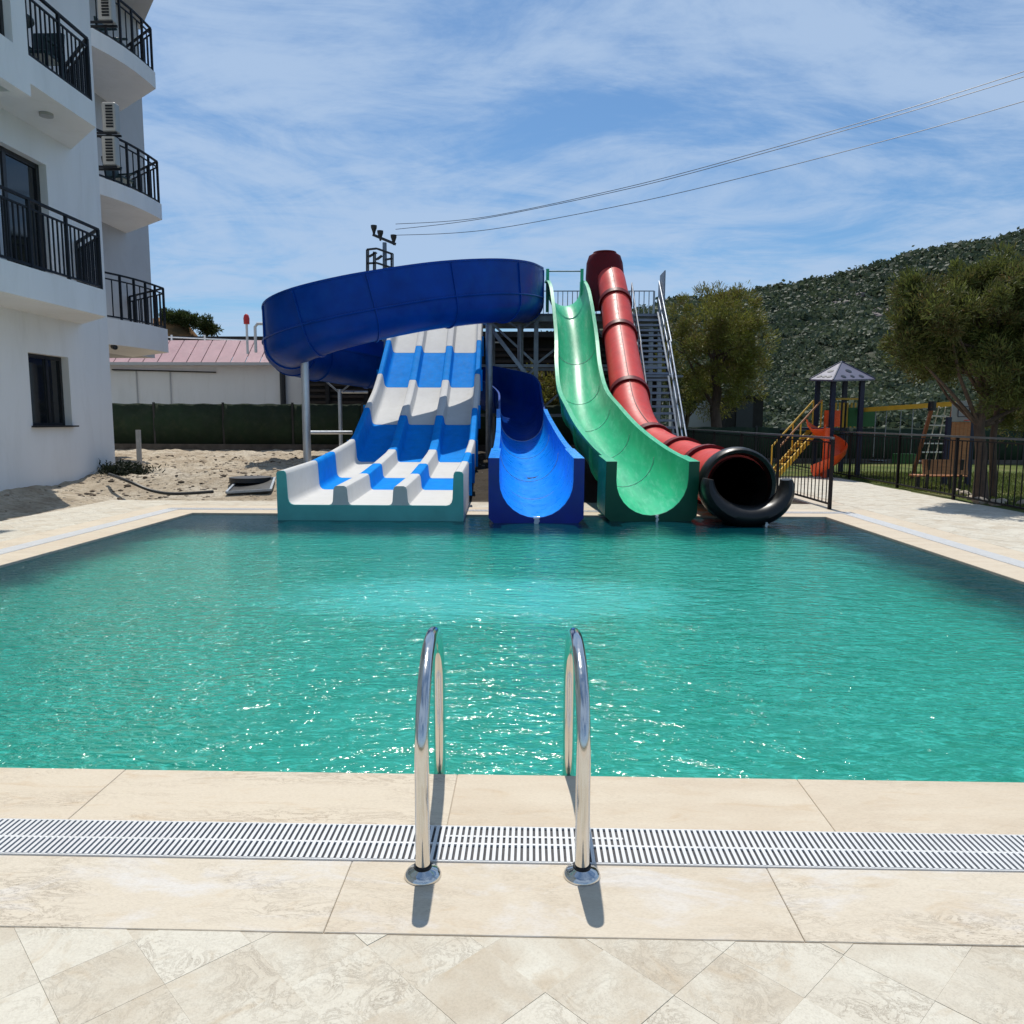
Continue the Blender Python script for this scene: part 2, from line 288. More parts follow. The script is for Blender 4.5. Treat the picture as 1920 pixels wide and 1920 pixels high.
# ------------------------------------------------------------------ mesh helpers
class MB:
    def __init__(s): s.v = []; s.f = []
    def add(s, vs, fs):
        o = len(s.v); s.v += [tuple(v) for v in vs]; s.f += [tuple(i+o for i in f) for f in fs]; return s
    def box(s, c, d, rz=0.0, rx=0.0, ry=0.0):
        m = Matrix.Rotation(rz, 3, 'Z') @ Matrix.Rotation(rx, 3, 'X') @ Matrix.Rotation(ry, 3, 'Y'); c = Vector(c)
        vs = [c + m @ Vector((i*d[0]/2, j*d[1]/2, k*d[2]/2)) for k in (-1, 1) for j in (-1, 1) for i in (-1, 1)]
        return s.add(vs, [(0, 2, 3, 1), (4, 5, 7, 6), (0, 1, 5, 4), (2, 6, 7, 3), (0, 4, 6, 2), (1, 3, 7, 5)])
    def bevbox(s, c, d, b=0.01):
        x, y, z = (q/2 for q in d); c = Vector(c)
        def ring(e, zz): return [c+Vector(q) for q in ((-x+e, -y, zz), (x-e, -y, zz), (x, -y+e, zz), (x, y-e, zz), (x-e, y, zz), (-x+e, y, zz), (-x, y-e, zz), (-x, -y+e, zz))]
        def ringi(zz): return [c+Vector(q) for q in ((-x+2*b, -y+b, zz), (x-2*b, -y+b, zz), (x-b, -y+2*b, zz), (x-b, y-2*b, zz), (x-2*b, y-b, zz), (-x+2*b, y-b, zz), (-x+b, y-2*b, zz), (-x+b, -y+2*b, zz))]
        R_ = [ringi(-z), ring(b, -z+b), ring(b, z-b), ringi(z)]
        vs = sum(R_, []); fs = [tuple(range(7, -1, -1)), tuple(range(24, 32))]
        for k in range(3):
            for i in range(8):
                j = (i+1) % 8; fs.append((k*8+i, k*8+j, k*8+8+j, k*8+8+i))
        return s.add(vs, fs)
    def beam(s, p, q, w, h=None, up=(0, 0, 1)):
        h = h or w; p = Vector(p); q = Vector(q); t = (q-p).normalized(); u = Vector(up)
        if abs(t.dot(u)) > 0.98: u = Vector((0, 1, 0))
        sd_ = t.cross(u).normalized(); u = sd_.cross(t)
        vs = [e + sd_*(i*w/2) + u*(k*h/2) for e in (p, q) for k in (-1, 1) for i in (-1, 1)]
        return s.add(vs, [(0, 1, 3, 2), (4, 6, 7, 5), (0, 4, 5, 1), (2, 3, 7, 6), (0, 2, 6, 4), (1, 5, 7, 3)])
    def tube(s, pts, r, n=8, caps=True):
        pts = [Vector(p) for p in pts]; rs = r if isinstance(r, (list, tuple)) else [r]*len(pts); vs = []; prev = None
        for i, p in enumerate(pts):
            t = (pts[min(i+1, len(pts)-1)] - pts[max(i-1, 0)]).normalized()
            if prev is None:
                u = Vector((0, 0, 1)) if abs(t.z) < 0.9 else Vector((1, 0, 0))
                a_ = t.cross(u).normalized()
            else: a_ = (prev - t*prev.dot(t)).normalized()
            prev = a_; b_ = t.cross(a_)
            for k in range(n):
                an = 2*math.pi*k/n; vs.append(p + (a_*math.cos(an) + b_*math.sin(an))*rs[i])
        fs = []
        for i in range(len(pts)-1):
            for k in range(n):
                k2 = (k+1) % n; fs.append((i*n+k, i*n+k2, (i+1)*n+k2, (i+1)*n+k))
        if caps: fs.append(tuple(range(n-1, -1, -1))); fs.append(tuple((len(pts)-1)*n+k for k in range(n)))
        return s.add(vs, fs)
    def prism(s, poly, z0, z1):
        n = len(poly); ar = sum(poly[i][0]*poly[(i+1) % n][1]-poly[(i+1) % n][0]*poly[i][1] for i in range(n))
        if ar < 0: poly = list(reversed(poly))
        vs = [(x, y, z0) for x, y in poly] + [(x, y, z1) for x, y in poly]
        fs = [tuple(range(n-1, -1, -1)), tuple(range(n, 2*n))] + [(i, (i+1) % n, n+(i+1) % n, n+i) for i in range(n)]
        return s.add(vs, fs)
    def loft(s, rings, closed=True, caps=True):
        n = len(rings[0]); vs = [v for r in rings for v in r]; fs = []
        for i in range(len(rings)-1):
            for k in range(n if closed else n-1):
                k2 = (k+1) % n; fs.append((i*n+k, i*n+k2, (i+1)*n+k2, (i+1)*n+k))
        if caps and closed: fs.append(tuple(range(n-1, -1, -1))); fs.append(tuple((len(rings)-1)*n+k for k in range(n)))
        return s.add(vs, fs)
    def mesh(s, name, mat, smooth=False):
        me = bpy.data.meshes.new(name); me.from_pydata([tuple(v) for v in s.v], [], s.f)
        bm = bmesh.new(); bm.from_mesh(me); bmesh.ops.recalc_face_normals(bm, faces=bm.faces)
        bm.to_mesh(me); bm.free()
        if mat: me.materials.append(MATS[mat])
        if smooth:
            me.polygons.foreach_set('use_smooth', [True]*len(me.polygons))
            try: me.set_sharp_from_angle(angle=R(38))
            except Exception: pass
        return me
    def build(s, name, mat, parent=None, smooth=False):
        return link(name, s.mesh(name, mat, smooth), parent)
WL = {}
def link(name, data, parent=None, loc=None):
    o = bpy.data.objects.new(name, data); sc.collection.objects.link(o)
    if parent is not None:
        o.parent = parent; off = WL.get(parent.name, Vector((0, 0, 0)))
        o.location = (Vector(loc) if loc is not None else Vector((0, 0, 0))) - off
        WL[o.name] = Vector(loc) if loc is not None else Vector((0, 0, 0))
    else:
        if loc is not None: o.location = loc
        WL[o.name] = Vector(loc) if loc is not None else Vector((0, 0, 0))
    return o
def tag(o, label=None, cat=None, group=None, kind=None):
    if label: o['label'] = label
    if cat: o['category'] = cat
    if group: o['group'] = group
    if kind: o['kind'] = kind
    return o
def thing(name, label, cat, loc=(0, 0, 0), group=None):
    return tag(link(name, None, None, loc), label, cat, group)
def struct(name, mb, mat, smooth=False): return tag(mb.build(name, mat, None, smooth), kind='structure')
def catmull(pts, per=6):
    P = [Vector(p) for p in pts]; o = []
    for i in range(len(P)-1):
        a0 = P[max(i-1, 0)]; b = P[i]; c = P[i+1]; d = P[min(i+2, len(P)-1)]
        for k in range(per):
            t = k/per; o.append(0.5*((2*b)+(c-a0)*t+(2*a0-5*b+4*c-d)*t*t+(3*b-a0-3*c+d)*t**3))
    o.append(P[-1]); return o
def frames(path):
    fr = []
    for i, p in enumerate(path):
        t = (path[min(i+1, len(path)-1)]-path[max(i-1, 0)]).normalized(); s_ = t.cross(Vector((0, 0, 1))).normalized(); u = s_.cross(t)
        fr.append((p, t, s_, u))
    return fr

# ------------------------------------------------------------------ ground sheets
mb = MB(); mb.add([(-700, -40, -0.25), (700, -40, -0.25), (700, 900, -0.25), (-700, 900, -0.25)], [(0, 1, 2, 3)]); struct('ground', mb, 'ground_earth')
def grid(x0, x1, y0, y1, st, fz, name, mat, smooth=True):
    nx = max(2, int(round((x1-x0)/st))+1); ny = max(2, int(round((y1-y0)/st))+1); mb = MB()
    mb.v = [(x0+(x1-x0)*i/(nx-1), y0+(y1-y0)*j/(ny-1), 0) for j in range(ny) for i in range(nx)]
    mb.v = [(x, y, fz(x, y)) for x, y, _ in mb.v]
    mb.f = [(j*nx+i, j*nx+i+1, (j+1)*nx+i+1, (j+1)*nx+i) for j in range(ny-1) for i in range(nx-1)]
    return struct(name, mb, mat, smooth)
def sstep(a0, a1, v):
    t = min(1, max(0, (v-a0)/(a1-a0))); return t*t*(3-2*t)
def soilz(x, y):
    d = max(min(-7.45-x, 3), y-13.55)
    e = sstep(-0.2, 2.6, d)
    if x > 3.5: e *= 1-sstep(3.5, 4.8, x)
    r_ = 0.05*noise.noise(Vector((x*1.6, y*1.6, 0)))+0.03*noise.noise(Vector((x*5, y*5, 3)))+0.015*noise.noise(Vector((x*13, y*13, 5)))
    return -0.05+0.38*e+r_*(0.3+e)*1.3
grid(-16, 5.2, 8.0, 30.5, 0.11, lambda x, y: soilz(x, y) if (x < -7.3 or y > 13.3) else -0.2, 'soil_yard', 'dry_soil')
grid(7.85, 45, -2, 48, 0.7, lambda x, y: 0.0+0.03*noise.noise(Vector((x*0.5, y*0.5, 0))), 'lawn', 'lawn_green')
grid(5.2, 7.95, 20.2, 48, 0.7, lambda x, y: -0.01+0.02*noise.noise(Vector((x*0.5, y*0.5, 0))), 'lawn_strip', 'lawn_green')

# ------------------------------------------------------------------ pool
GW, CW, OW = 0.23, 0.41, 0.36     # gutter, coping, outer row
nx, ny = 2, 2
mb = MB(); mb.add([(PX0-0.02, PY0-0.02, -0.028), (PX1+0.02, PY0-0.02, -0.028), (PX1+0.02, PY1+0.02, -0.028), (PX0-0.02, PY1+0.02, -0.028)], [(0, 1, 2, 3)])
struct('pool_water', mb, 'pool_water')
# paving bed (visible in joints) as a frame round the pool
bed = MB()
for x0, x1, y0, y1 in ((-7.5, 7.9, -1.5, PY0), (-7.5, PX0, PY0, 13.6), (PX1, 7.9, PY0, 13.6), (PX0, PX1, PY1, 13.6), (4.95, 7.9, 13.6, 20.4)):
    bed.prism([(x0, y0), (x1, y0), (x1, y1), (x0, y1)], -0.18, -0.0062)
bedo = struct('pool_deck', bed, 'grout')
tile_cache = {}
def rect_tile(x0, x1, y0, y1, mat, name='tile', parent=None, z=0.0, gap=0.0010, th=0.03):
    w, d = x1-x0-2*gap, y1-y0-2*gap; k = (round(w, 3), round(d, 3), mat)
    if k not in tile_cache:
        m_ = MB(); m_.bevbox((0, 0, -th/2), (w, d, th), 0.002); tile_cache[k] = m_.mesh(name, mat)
    return link(name, tile_cache[k], parent, ((x0+x1)/2, (y0+y1)/2, z+random.uniform(-0.0007, 0.0007)))
def run(a0, a1, ln, joint):
    k0 = math.ceil((a0-joint)/ln); xs = [a0]; x = joint+k0*ln
    while x < a1-1e-6:
        if x-a0 > 0.05: xs.append(x)
        x += ln
    xs.append(a1); return list(zip(xs[:-1], xs[1:]))
GX0, GX1 = PX0-CW-GW, PX1+CW+GW; GY0, GY1 = PY0-CW-GW, PY1+CW+GW
coping = thing('pool_coping', 'cream travertine coping tiles edging the turquoise pool', 'pool edge'); 
jx = gr(857, 1457).x; jx2 = gr(652, 1635).x
for x0, x1 in run(PX0-CW, PX1+CW, 1.385, jx): rect_tile(x0, x1, PY0-CW, PY0, 'travertine_coping', 'tile', coping)
for x0, x1 in run(PX0-CW, PX1+CW, 1.385, jx): rect_tile(x0, x1, PY1, PY1+CW, 'travertine_coping', 'tile', coping)
for y0, y1 in run(PY0, PY1, 1.385, 4.1):
    rect_tile(PX0-CW, PX0, y0, y1, 'travertine_coping', 'tile', coping); rect_tile(PX1, PX1+CW, y0, y1, 'travertine_coping', 'tile', coping)
for x0, x1 in run(GX0-OW, GX1+OW, 1.36, jx2): rect_tile(x0, x1, GY0-OW, GY0, 'travertine_bleached', 'tile', bedo)
for x0, x1 in run(GX0-OW, GX1+OW, 1.36, jx2):
    rect_tile(x0, x1, GY1, GY1+OW, 'travertine_coping', 'tile', bedo)
for y0, y1 in run(GY0, GY1, 1.36, 4.0):
    rect_tile(GX0-OW, GX0, y0, y1, 'travertine_coping', 'tile', bedo); rect_tile(GX1, GX1+OW, y0, y1, 'travertine_coping', 'tile', bedo)
# diamond paving
SIDE = 0.2315; HD = SIDE*math.sqrt(2)/2
dmesh = {}
def clip(poly, x0, x1, y0, y1):
    for ax, lim, sg in ((0, x0, 1), (0, x1, -1), (1, y0, 1), (1, y1, -1)):
        o = []
        for i in range(len(poly)):
            p, q = poly[i], poly[(i+1) % len(poly)]; dp = (p[ax]-lim)*sg; dq = (q[ax]-lim)*sg
            if dp >= 0: o.append(p)
            if dp*dq < 0:
                t = dp/(dp-dq); o.append((p[0]+(q[0]-p[0])*t, p[1]+(q[1]-p[1])*t))
        poly = o
        if len(poly) < 3: return []
    return poly
def diamonds(x0, x1, y0, y1, parent, ox, oy, maxparts):
    cells = []
    i0, i1 = int((x0-ox)/HD)-2, int((x1-ox)/HD)+3; j0, j1 = int((y0-oy)/HD)-2, int((y1-oy)/HD)+3
    for j in range(j0, j1):
        for i in range(i0, i1):
            if (i+j) % 2: continue
            cx_, cy_ = ox+i*HD, oy+j*HD; g_ = HD-0.0004
            p = clip([(cx_-g_, cy_), (cx_, cy_-g_), (cx_+g_, cy_), (cx_, cy_+g_)], x0, x1, y0, y1)
            if len(p) >= 3:
                ar = abs(sum(p[k][0]*p[(k+1) % len(p)][1]-p[(k+1) % len(p)][0]*p[k][1] for k in range(len(p))))/2
                if ar < 0.0001: continue
                cells.append(((cx_**2+cy_**2), cx_, cy_, p))
    def vis(c):
        if c[2] < 0.3: return False
        w = Vector((c[1], c[2], -CAMH)); d = w.dot(FW)
        return d > 0.1 and abs(w.dot(CR)/d*FPX) < 1060 and abs(w.dot(CU)/d*FPX) < 1060
    cells.sort(key=lambda c: (not vis(c), c[0])); rest = MB()
    for k, (_, cx_, cy_, p) in enumerate(cells):
        full = len(p) == 4 and abs(p[0][0]-(cx_-(HD-0.0004))) < 1e-6 and abs(p[2][0]-(cx_+HD-0.0004)) < 1e-6 and abs(p[1][1]-(cy_-HD+0.0022)) < 1e-6 and abs(p[3][1]-(cy_+HD-0.0004)) < 1e-6
        dz = random.uniform(-0.0012, 0.0012)-0.001
        if k < maxparts and vis((0, cx_, cy_)):
            if full:
                if 'f' not in dmesh:
                    m_ = MB(); g_ = HD-0.0004; m_.prism([(-g_, 0), (0, -g_), (g_, 0), (0, g_)], -0.03, 0); dmesh['f'] = m_.mesh('paver', 'travertine_rough')
                link('paver', dmesh['f'], parent, (cx_, cy_, dz))
            else:
                m_ = MB(); m_.prism([(x-cx_, y-cy_) for x, y in p], -0.03, 0); link('paver', m_.mesh('paver', 'travertine_rough'), parent, (cx_, cy_, dz))
        else: rest.prism(p, -0.03, dz)
    if rest.v: tag(rest.build('far_paving', 'travertine_rough', parent), kind='stuff')
nodeA = gr(435, 1832)+Vector((0, -0.03, 0))
front = link('front_paving', MB().prism([(-7.4, -1.4), (7.8, -1.4), (7.8, 2.0), (-7.4, 2.0)], -0.03, -0.0045).mesh('front_paving', 'grout')); tag(front, kind='structure')
diamonds(-7.5, 7.9, 0.6, GY0-OW-0.004, front, nodeA.x, nodeA.y, 300)
rightp = link('right_paving', MB().prism([(GX1+OW+.05, 2.1), (7.8, 2.1), (7.8, 20.3), (GX1+OW+.05, 20.3)], -0.03, -0.0045).mesh('right_paving', 'grout')); tag(rightp, kind='structure')
diamonds(GX1+OW+0.004, 7.9, GY0-OW, 20.4, rightp, nodeA.x, nodeA.y, 290)
leftp = link('left_paving', MB().prism([(-7.4, 2.1), (GX0-OW-.05, 2.1), (GX0-OW-.05, 13.5), (-7.4, 13.5)], -0.03, -0.0045).mesh('left_paving', 'grout')); tag(leftp, kind='structure')
diamonds(-7.5, GX0-OW-0.004, GY0-OW, 13.6, leftp, nodeA.x, nodeA.y, 290)
backp = link('back_paving', MB().prism([(GX0-OW, GY1+OW+.03), (GX1+OW, GY1+OW+.03), (GX1+OW, 13.5), (GX0-OW, 13.5)], -0.03, -0.0045).mesh('back_paving', 'grout')); tag(backp, kind='structure')
diamonds(GX0-OW, GX1+OW, GY1+OW+0.004, 13.6, backp, nodeA.x, nodeA.y, 60)
# overflow gutters
grate = thing('drain_grate', 'white slotted overflow drain grate running round the pool behind its coping', 'drain grate')
ch_ = MB()
for x0, x1, y0, y1 in ((GX0, GX1, GY0, GY0+GW), (GX0, GX1, GY1-GW, GY1), (GX0, GX0+GW, GY0+GW, GY1-GW), (GX1-GW, GX1, GY0+GW, GY1-GW)):
    ch_.prism([(x0, y0), (x1, y0), (x1, y1), (x0, y1)], -0.0058, -0.0052)
ch_.build('channel', 'channel_dark', grate)
P_ = 0.0207
sl = MB(); sl.box((0, 0, 0.0005), (0.0115, GW-0.016, 0.008)); slm = sl.mesh('slat', 'slat_white')
xs = [GX0+0.02+k*P_ for k in range(int((GX1-GX0-0.04)/P_))]
rest = MB(); cnt = 0
for x in xs:
    if -2.35 < x < 2.3: link('slat', slm, grate, (x, GY0+GW/2, 0))
    else: rest.box((x, GY0+GW/2, 0.0005), (0.0115, GW-0.016, 0.008))
for x in xs[::1]: rest.box((x, GY1-GW/2, 0.0005), (0.0115, GW-0.016, 0.008))
y = GY0+GW+0.02
while y < GY1-GW:
    rest.box((GX0+GW/2, y, 0.0005), (GW-0.016, 0.0165, 0.008)); rest.box((GX1-GW/2, y, 0.0005), (GW-0.016, 0.0165, 0.008)); y += P_
tag(rest.build('side_slats', 'slat_white', grate), kind='stuff')
rb = MB()
for dy in (0.006, GW/2-0.004, GW-0.006): rb.box(((GX0+GX1)/2, GY0+dy, -0.002), (GX1-GX0, 0.010 if dy > .05 and dy < .2 else 0.006, 0.010))
rb.box((0.02, GY0+0.165, -0.0045), (0.62, 0.010, 0.008))
for dy in (0.006, GW/2, GW-0.006): rb.box(((GX0+GX1)/2, GY1-dy, -0.002), (GX1-GX0, 0.008, 0.010))
for xx in (GX0+0.006, GX0+GW/2, GX0+GW-0.006, GX1-0.006, GX1-GW/2, GX1-GW+0.006): rb.box((xx, (GY0+GY1)/2, -0.002), (0.008, GY1-GY0-2*GW, 0.010))
rb.build('spine_bar', 'slat_white', grate)

# ------------------------------------------------------------------ ladder handrails
def handrail(bx, by, lx, ly, label):
    t = thing('pool_handrail', label, 'handrail', (bx, by, 0), 'stainless pool ladder rails')
    b = Vector((bx, by, 0)); l_ = Vector((lx, ly, 0)); top = 0.668; pts = [(bx, by, 0.0), (bx, by, 0.12), (bx, by, 0.28)]
    d = (l_-b); n_ = 20; rr = d.length/2
    for k in range(n_+1):
        an = math.pi*k/n_; f = (1-math.cos(an))/2; pts.append((bx+d.x*f, by+d.y*f, 0.34+(top-0.34)*math.sin(an)**0.8 if 0 < k < n_ else 0.32))
    pts += [(lx, ly, 0.2), (lx, ly, 0.0), (lx, ly, -0.5)]
    MB().tube(catmull(pts, 3), 0.0235, 20).build('rail_tube', 'polished_steel', t, True)
    prof = [(0.0, 0.030), (0.026, 0.030), (0.030, 0.026), (0.046, 0.020), (0.056, 0.011), (0.0595, 0.003), (0.0595, 0.0005)]
    rings = [[(bx+r0*math.cos(2*math.pi*k/28), by+r0*math.sin(2*math.pi*k/28), z) for k in range(28)] for r0, z in prof[1:]]
    MB().loft(rings).build('flange', 'polished_steel', t, True)
    c2 = MB(); c2.tube([(bx, by, 0.028), (bx, by, 0.036)], 0.029, 20); c2.build('collar', 'black_metal', t, True)
handrail(*gr(793, 1641).xy, gr(822, 1448).x, 3.09, 'polished steel pool ladder rail, the left hoop of the pair over the drain grate')
handrail(*gr(1091, 1641).xy, gr(1066, 1448).x, 3.09, 'polished steel pool ladder rail, the right hoop of the pair over the drain grate')

# ------------------------------------------------------------------ U flumes
def uprof(r, hl, hr, t=0.035, lip=0.085, boxy=0.0, drop=0.0, n=14):
    """closed profile (side, up) ; side>0 is right of travel; channel bottom at (0,0)"""
    inner = [(-r, max(hl, r))]
    for k in range(n+1):
        an = math.pi + math.pi*k/n; inner.append((r*math.cos(an), r+r*math.sin(an)))
    inner.append((r, max(hr, r)))
    o = [(r+lip, max(hr, r)), (r+lip, max(hr, r)-0.05)]; ro = r+t
    outer = [(ro if boxy < 0.5 else r+lip, max(hr, r)-0.052)]
    for k in range(n+1):
        an = -math.pi*k/n; a_, b_ = ro*math.cos(an), r+ro*math.sin(an)
        if boxy > 0.5:
            s_ = max(abs(math.cos(an)), abs(math.sin(an))); a_ = (r+lip)*math.cos(an)/s_; b_ = r+(r+drop)*math.sin(an)/s_
        outer.append((a_, b_))
    outer.append((-ro if boxy < 0.5 else -(r+lip), max(hl, r)-0.052))
    o2 = [(-r-lip, max(hl, r)-0.05), (-r-lip, max(hl, r))]
    return inner + o + outer + o2
def sweep(fr, profs, bank=None):
    rings = []
    for (p, t, s_, u), pr in zip(fr, profs): rings.append([p + s_*a_ + u*b_ for a_, b_ in pr])
    return rings
def flange_ring(mb, f, prof_r, hl, hr, out=0.05, w=0.05):
    p, t, s_, u = f; n = 14; pts = []
    for k in range(n+1):
        an = math.pi + math.pi*k/n; pts.append((math.cos(an), math.sin(an)))
    def loop(rr): return [(-rr, hl-0.06)] + [(rr*a_, prof_r+rr*b_) for a_, b_ in pts] + [(rr, hr-0.06)]
    i_, o_ = loop(prof_r+0.03), loop(prof_r+0.035+out)
    rings = []
    for dt in (-w/2, w/2): rings.append([p+t*dt+s_*a_+u*b_ for a_, b_ in i_+o_[::-1]])
    mb.loft(rings)
# --- green slide
gpts = [(1.03, 26.0, 5.12), (1.08, 25.5, 5.06), (1.17, 24.6, 4.50), (1.27, 22.9, 3.05), (1.26, 21.2, 2.05), (1.27, 19.4, 1.40), (1.36, 17.4, 0.98), (1.48, 15.2, 0.55), (1.64, 13.0, 0.22), (1.77, 11.36, 0.06)]
gslide = thing('water_slide', 'green open water slide between the blue spiral chute and the red tube', 'water slide', (1.5, 18, 0))
gp = catmull(gpts, 8); gf = frames(gp)
RG = 0.53
cuts = [0, 12, 24, 34, 44, 54, 62, 68, len(gp)-1]
for a0, a1 in zip(cuts[:-1], cuts[1:]):
    seg = gf[a0:a1+1]
    last = a1 == len(gp)-1
    pr = [uprof(RG, 0.80, 0.80, lip=0.10) if not last else uprof(RG, 0.80, 0.80, lip=0.155, boxy=1, drop=0.14) for _ in seg]
    MB().loft(sweep(seg, pr)).build('chute_section', 'slide_green', gslide, True)
for c_ in cuts[1:-1]:
    m_ = MB(); flange_ring(m_, gf[c_], RG, 0.80, 0.80); m_.build('joint_flange', 'slide_green', gslide, True)
def mouth_face(f, prof, mat, parent):
    p, t, s_, u = f; MB().loft([[p+t*dt+s_*a_+u*b_ for a_, b_ in prof] for dt in (0.001, 0.022)]).build('mouth_face', mat, parent)
mouth_face(gf[-1], uprof(RG, 0.80, 0.80, lip=0.155, boxy=1, drop=0.14), 'mouth_green_shade', gslide)
for k in range(3, 8):     # thin raised seams across the trough at each joint
    f = gf[cuts[k-1] if k < 8 else cuts[7]]; p, t, s_, u = f; prev = []
    for q in range(17):
        an = math.pi + math.pi*q/16; prev.append(p+s_*(RG-0.004)*math.cos(an)+u*(RG+(RG-0.004)*math.sin(an)))
    m_ = MB(); m_.tube(prev, 0.007, 5); m_.build('seam', 'slide_white', gslide, True)
for s__ in (-1, 1):      # entry posts at the top
    MB().beam((1.05+s__*0.55, 25.55, 4.9), (1.05+s__*0.55, 25.55, 6.25), 0.10, 0.10).build('entry_post', 'slide_green', gslide)
MB().tube([(0.5, 25.55, 6.18), (1.6, 25.55, 6.18)], 0.022, 8).build('safety_bar', 'rail_metal', gslide, True)

# --- blue spiral flume
bpts = [(-.25, 25.9, 4.78), (-.25, 25.2, 4.62), (-.30, 24.2, 4.46), (-.70, 22.9, 4.30), (-1.6, 21.8, 4.10), (-2.9, 20.85, 3.80), (-4.2, 20.05, 3.42), (-5.35, 19.85, 3.08), (-6.25, 20.4, 2.84), (-6.68, 21.5, 2.74), (-6.6, 22.8, 2.66), (-5.9, 24.0, 2.56), (-4.8, 24.9, 2.42), (-3.4, 25.4, 2.22), (-2.0, 25.2, 1.92), (-.95, 24.3, 1.62), (-.42, 23.0, 1.36), (-.29, 21.5, 1.08), (-.22, 19.8, .78), (-.1, 17, .44), (0, 14, .18), (.08, 11.07, .05)]
bslide = thing('spiral_slide', 'blue spiral water slide curling over the white and blue lane slide', 'water slide', (-3, 20, 0))
def nearer(i, q):
    f = 1-0.032*sstep(1.5, 3.2, i)*(1-sstep(8.2, 10.5, i)); return (q[0]*f, q[1]*f, CAMH+(q[2]-CAMH)*f)
bpts = [nearer(i, q) for i, q in enumerate(bpts)]
bp = catmull(bpts, 6); bf = frames(bp); RB = 0.56
def bl(i):
    u = i/6.0
    if u < 1: return 1.0+0.57*u
    if u < 12.5: return 1.57
    if u < 15.2: return 1.57-0.22*sstep(12.5, 14, u)
    if u < 17.6: return 1.35-(1.35-0.86)*sstep(15.4, 17.4, u)
    return 0.86
def br_(i):
    u = i/6.0
    if u < 15: return 0.95
    return 0.95-(0.95-0.86)*sstep(15, 17, u)
cutsb = [0, 9, 19, 27, 35, 42, 49, 56, 62, 70, 78, 86, 94, 101, 106, 112, 118, 122, len(bp)-1]
for a0, a1 in zip(cutsb[:-1], cutsb[1:]):
    seg = bf[a0:a1+1]; last = a1 == len(bp)-1
    pr = [uprof(RB, bl(a0+k), br_(a0+k), lip=0.05 if a0 < 106 else 0.10) if not last else uprof(0.53, .86, .86, lip=0.155, boxy=1, drop=0.14) for k in range(len(seg))]
    MB().loft(sweep(seg, pr)).build('flume_section', 'flume_blue' if a0 < 106 else 'chute_azure', bslide, True)
for c_ in cutsb[1:-1]:
    m_ = MB(); flange_ring(m_, bf[c_], RB, bl(c_)-0.01, br_(c_)-0.01, out=0.035, w=0.035); m_.build('joint_flange', 'flume_blue', bslide, True)
mouth_face(bf[-1], uprof(.53, .86, .86, lip=0.155, boxy=1, drop=0.14), 'mouth_navy_shade', bslide)
m_ = MB(); pts_ = []
for k in range(0, 100):      # longitudinal joint on the outside
    p, t, s_, u = bf[k]; pts_.append(p - s_*(RB+0.05) + u*(RB+0.12))
m_.tube(pts_, 0.028, 6); m_.build('long_seam', 'flume_blue', bslide, True)
for c_ in (106, 112, 118, 122):
    p, t, s_, u = bf[c_]; prev = []
    for q in range(17):
        an = math.pi + math.pi*q/16; prev.append(p+s_*(RB-0.004)*math.cos(an)+u*(RB+(RB-0.004)*math.sin(an)))
    m_ = MB(); m_.tube(prev, 0.007, 5); m_.build('seam', 'slide_white', bslide, True)
def post(parent, x, y, z0, z1, r, mat='steel', name='support_post'):
    m_ = MB(); m_.tube([(x, y, z0), (x, y, z1)], r, 14); m_.tube([(x, y, z0), (x, y, z0+0.02)], r*1.9, 14); m_.tube([(x, y, z1-0.02), (x, y, z1)], r*1.5, 14)
    return m_.build(name, mat, parent, True)
def saddle(parent, x, y, z, w=0.5, dirx=1.0, diry=0.0):
    m_ = MB()
    for s__ in (-1, 1): m_.beam((x, y, z-0.12), (x+s__*w*dirx, y+s__*w*diry, z+0.22), 0.05, 0.05)
    m_.build('saddle_arm', 'steel', parent)
pA = atY(571, 672, 19.6); post(bslide, pA.x, 19.6, 0.2, pA.z, 0.10, 'bright_steel'); saddle(bslide, pA.x, 19.6, pA.z, 0.42, 0.5, 0.85)
pB = atY(917, 606, 22.2); post(bslide, pB.x, 22.2, 0.2, pB.z, 0.10); saddle(bslide, pB.x, 22.2, pB.z, .4, .6, .75)
pC = atY(976, 600, 25.4); post(bslide, pC.x, 25.4, 0.2, pC.z-.15, 0.10); saddle(bslide, pC.x, 25.4, pC.z-0.2, .5, 1, 0)
pD = atY(637, 730, 24.3); post(bslide, pD.x, 24.3, 0.2, pD.z, 0.06, 'bright_steel'); saddle(bslide, pD.x, 24.3, pD.z, .4, 1, 0)
m_ = MB(); q1 = atY(637, 735, 24.3); q2 = atY(690, 735, 24.3); m_.tube([q1, q2], 0.04, 8)
q1 = atY(571, 811, 19.6); q2 = atY(660, 811, 20.6); m_.tube([q1, q2], 0.045, 8); m_.build('cross_tube', 'bright_steel', bslide, True)

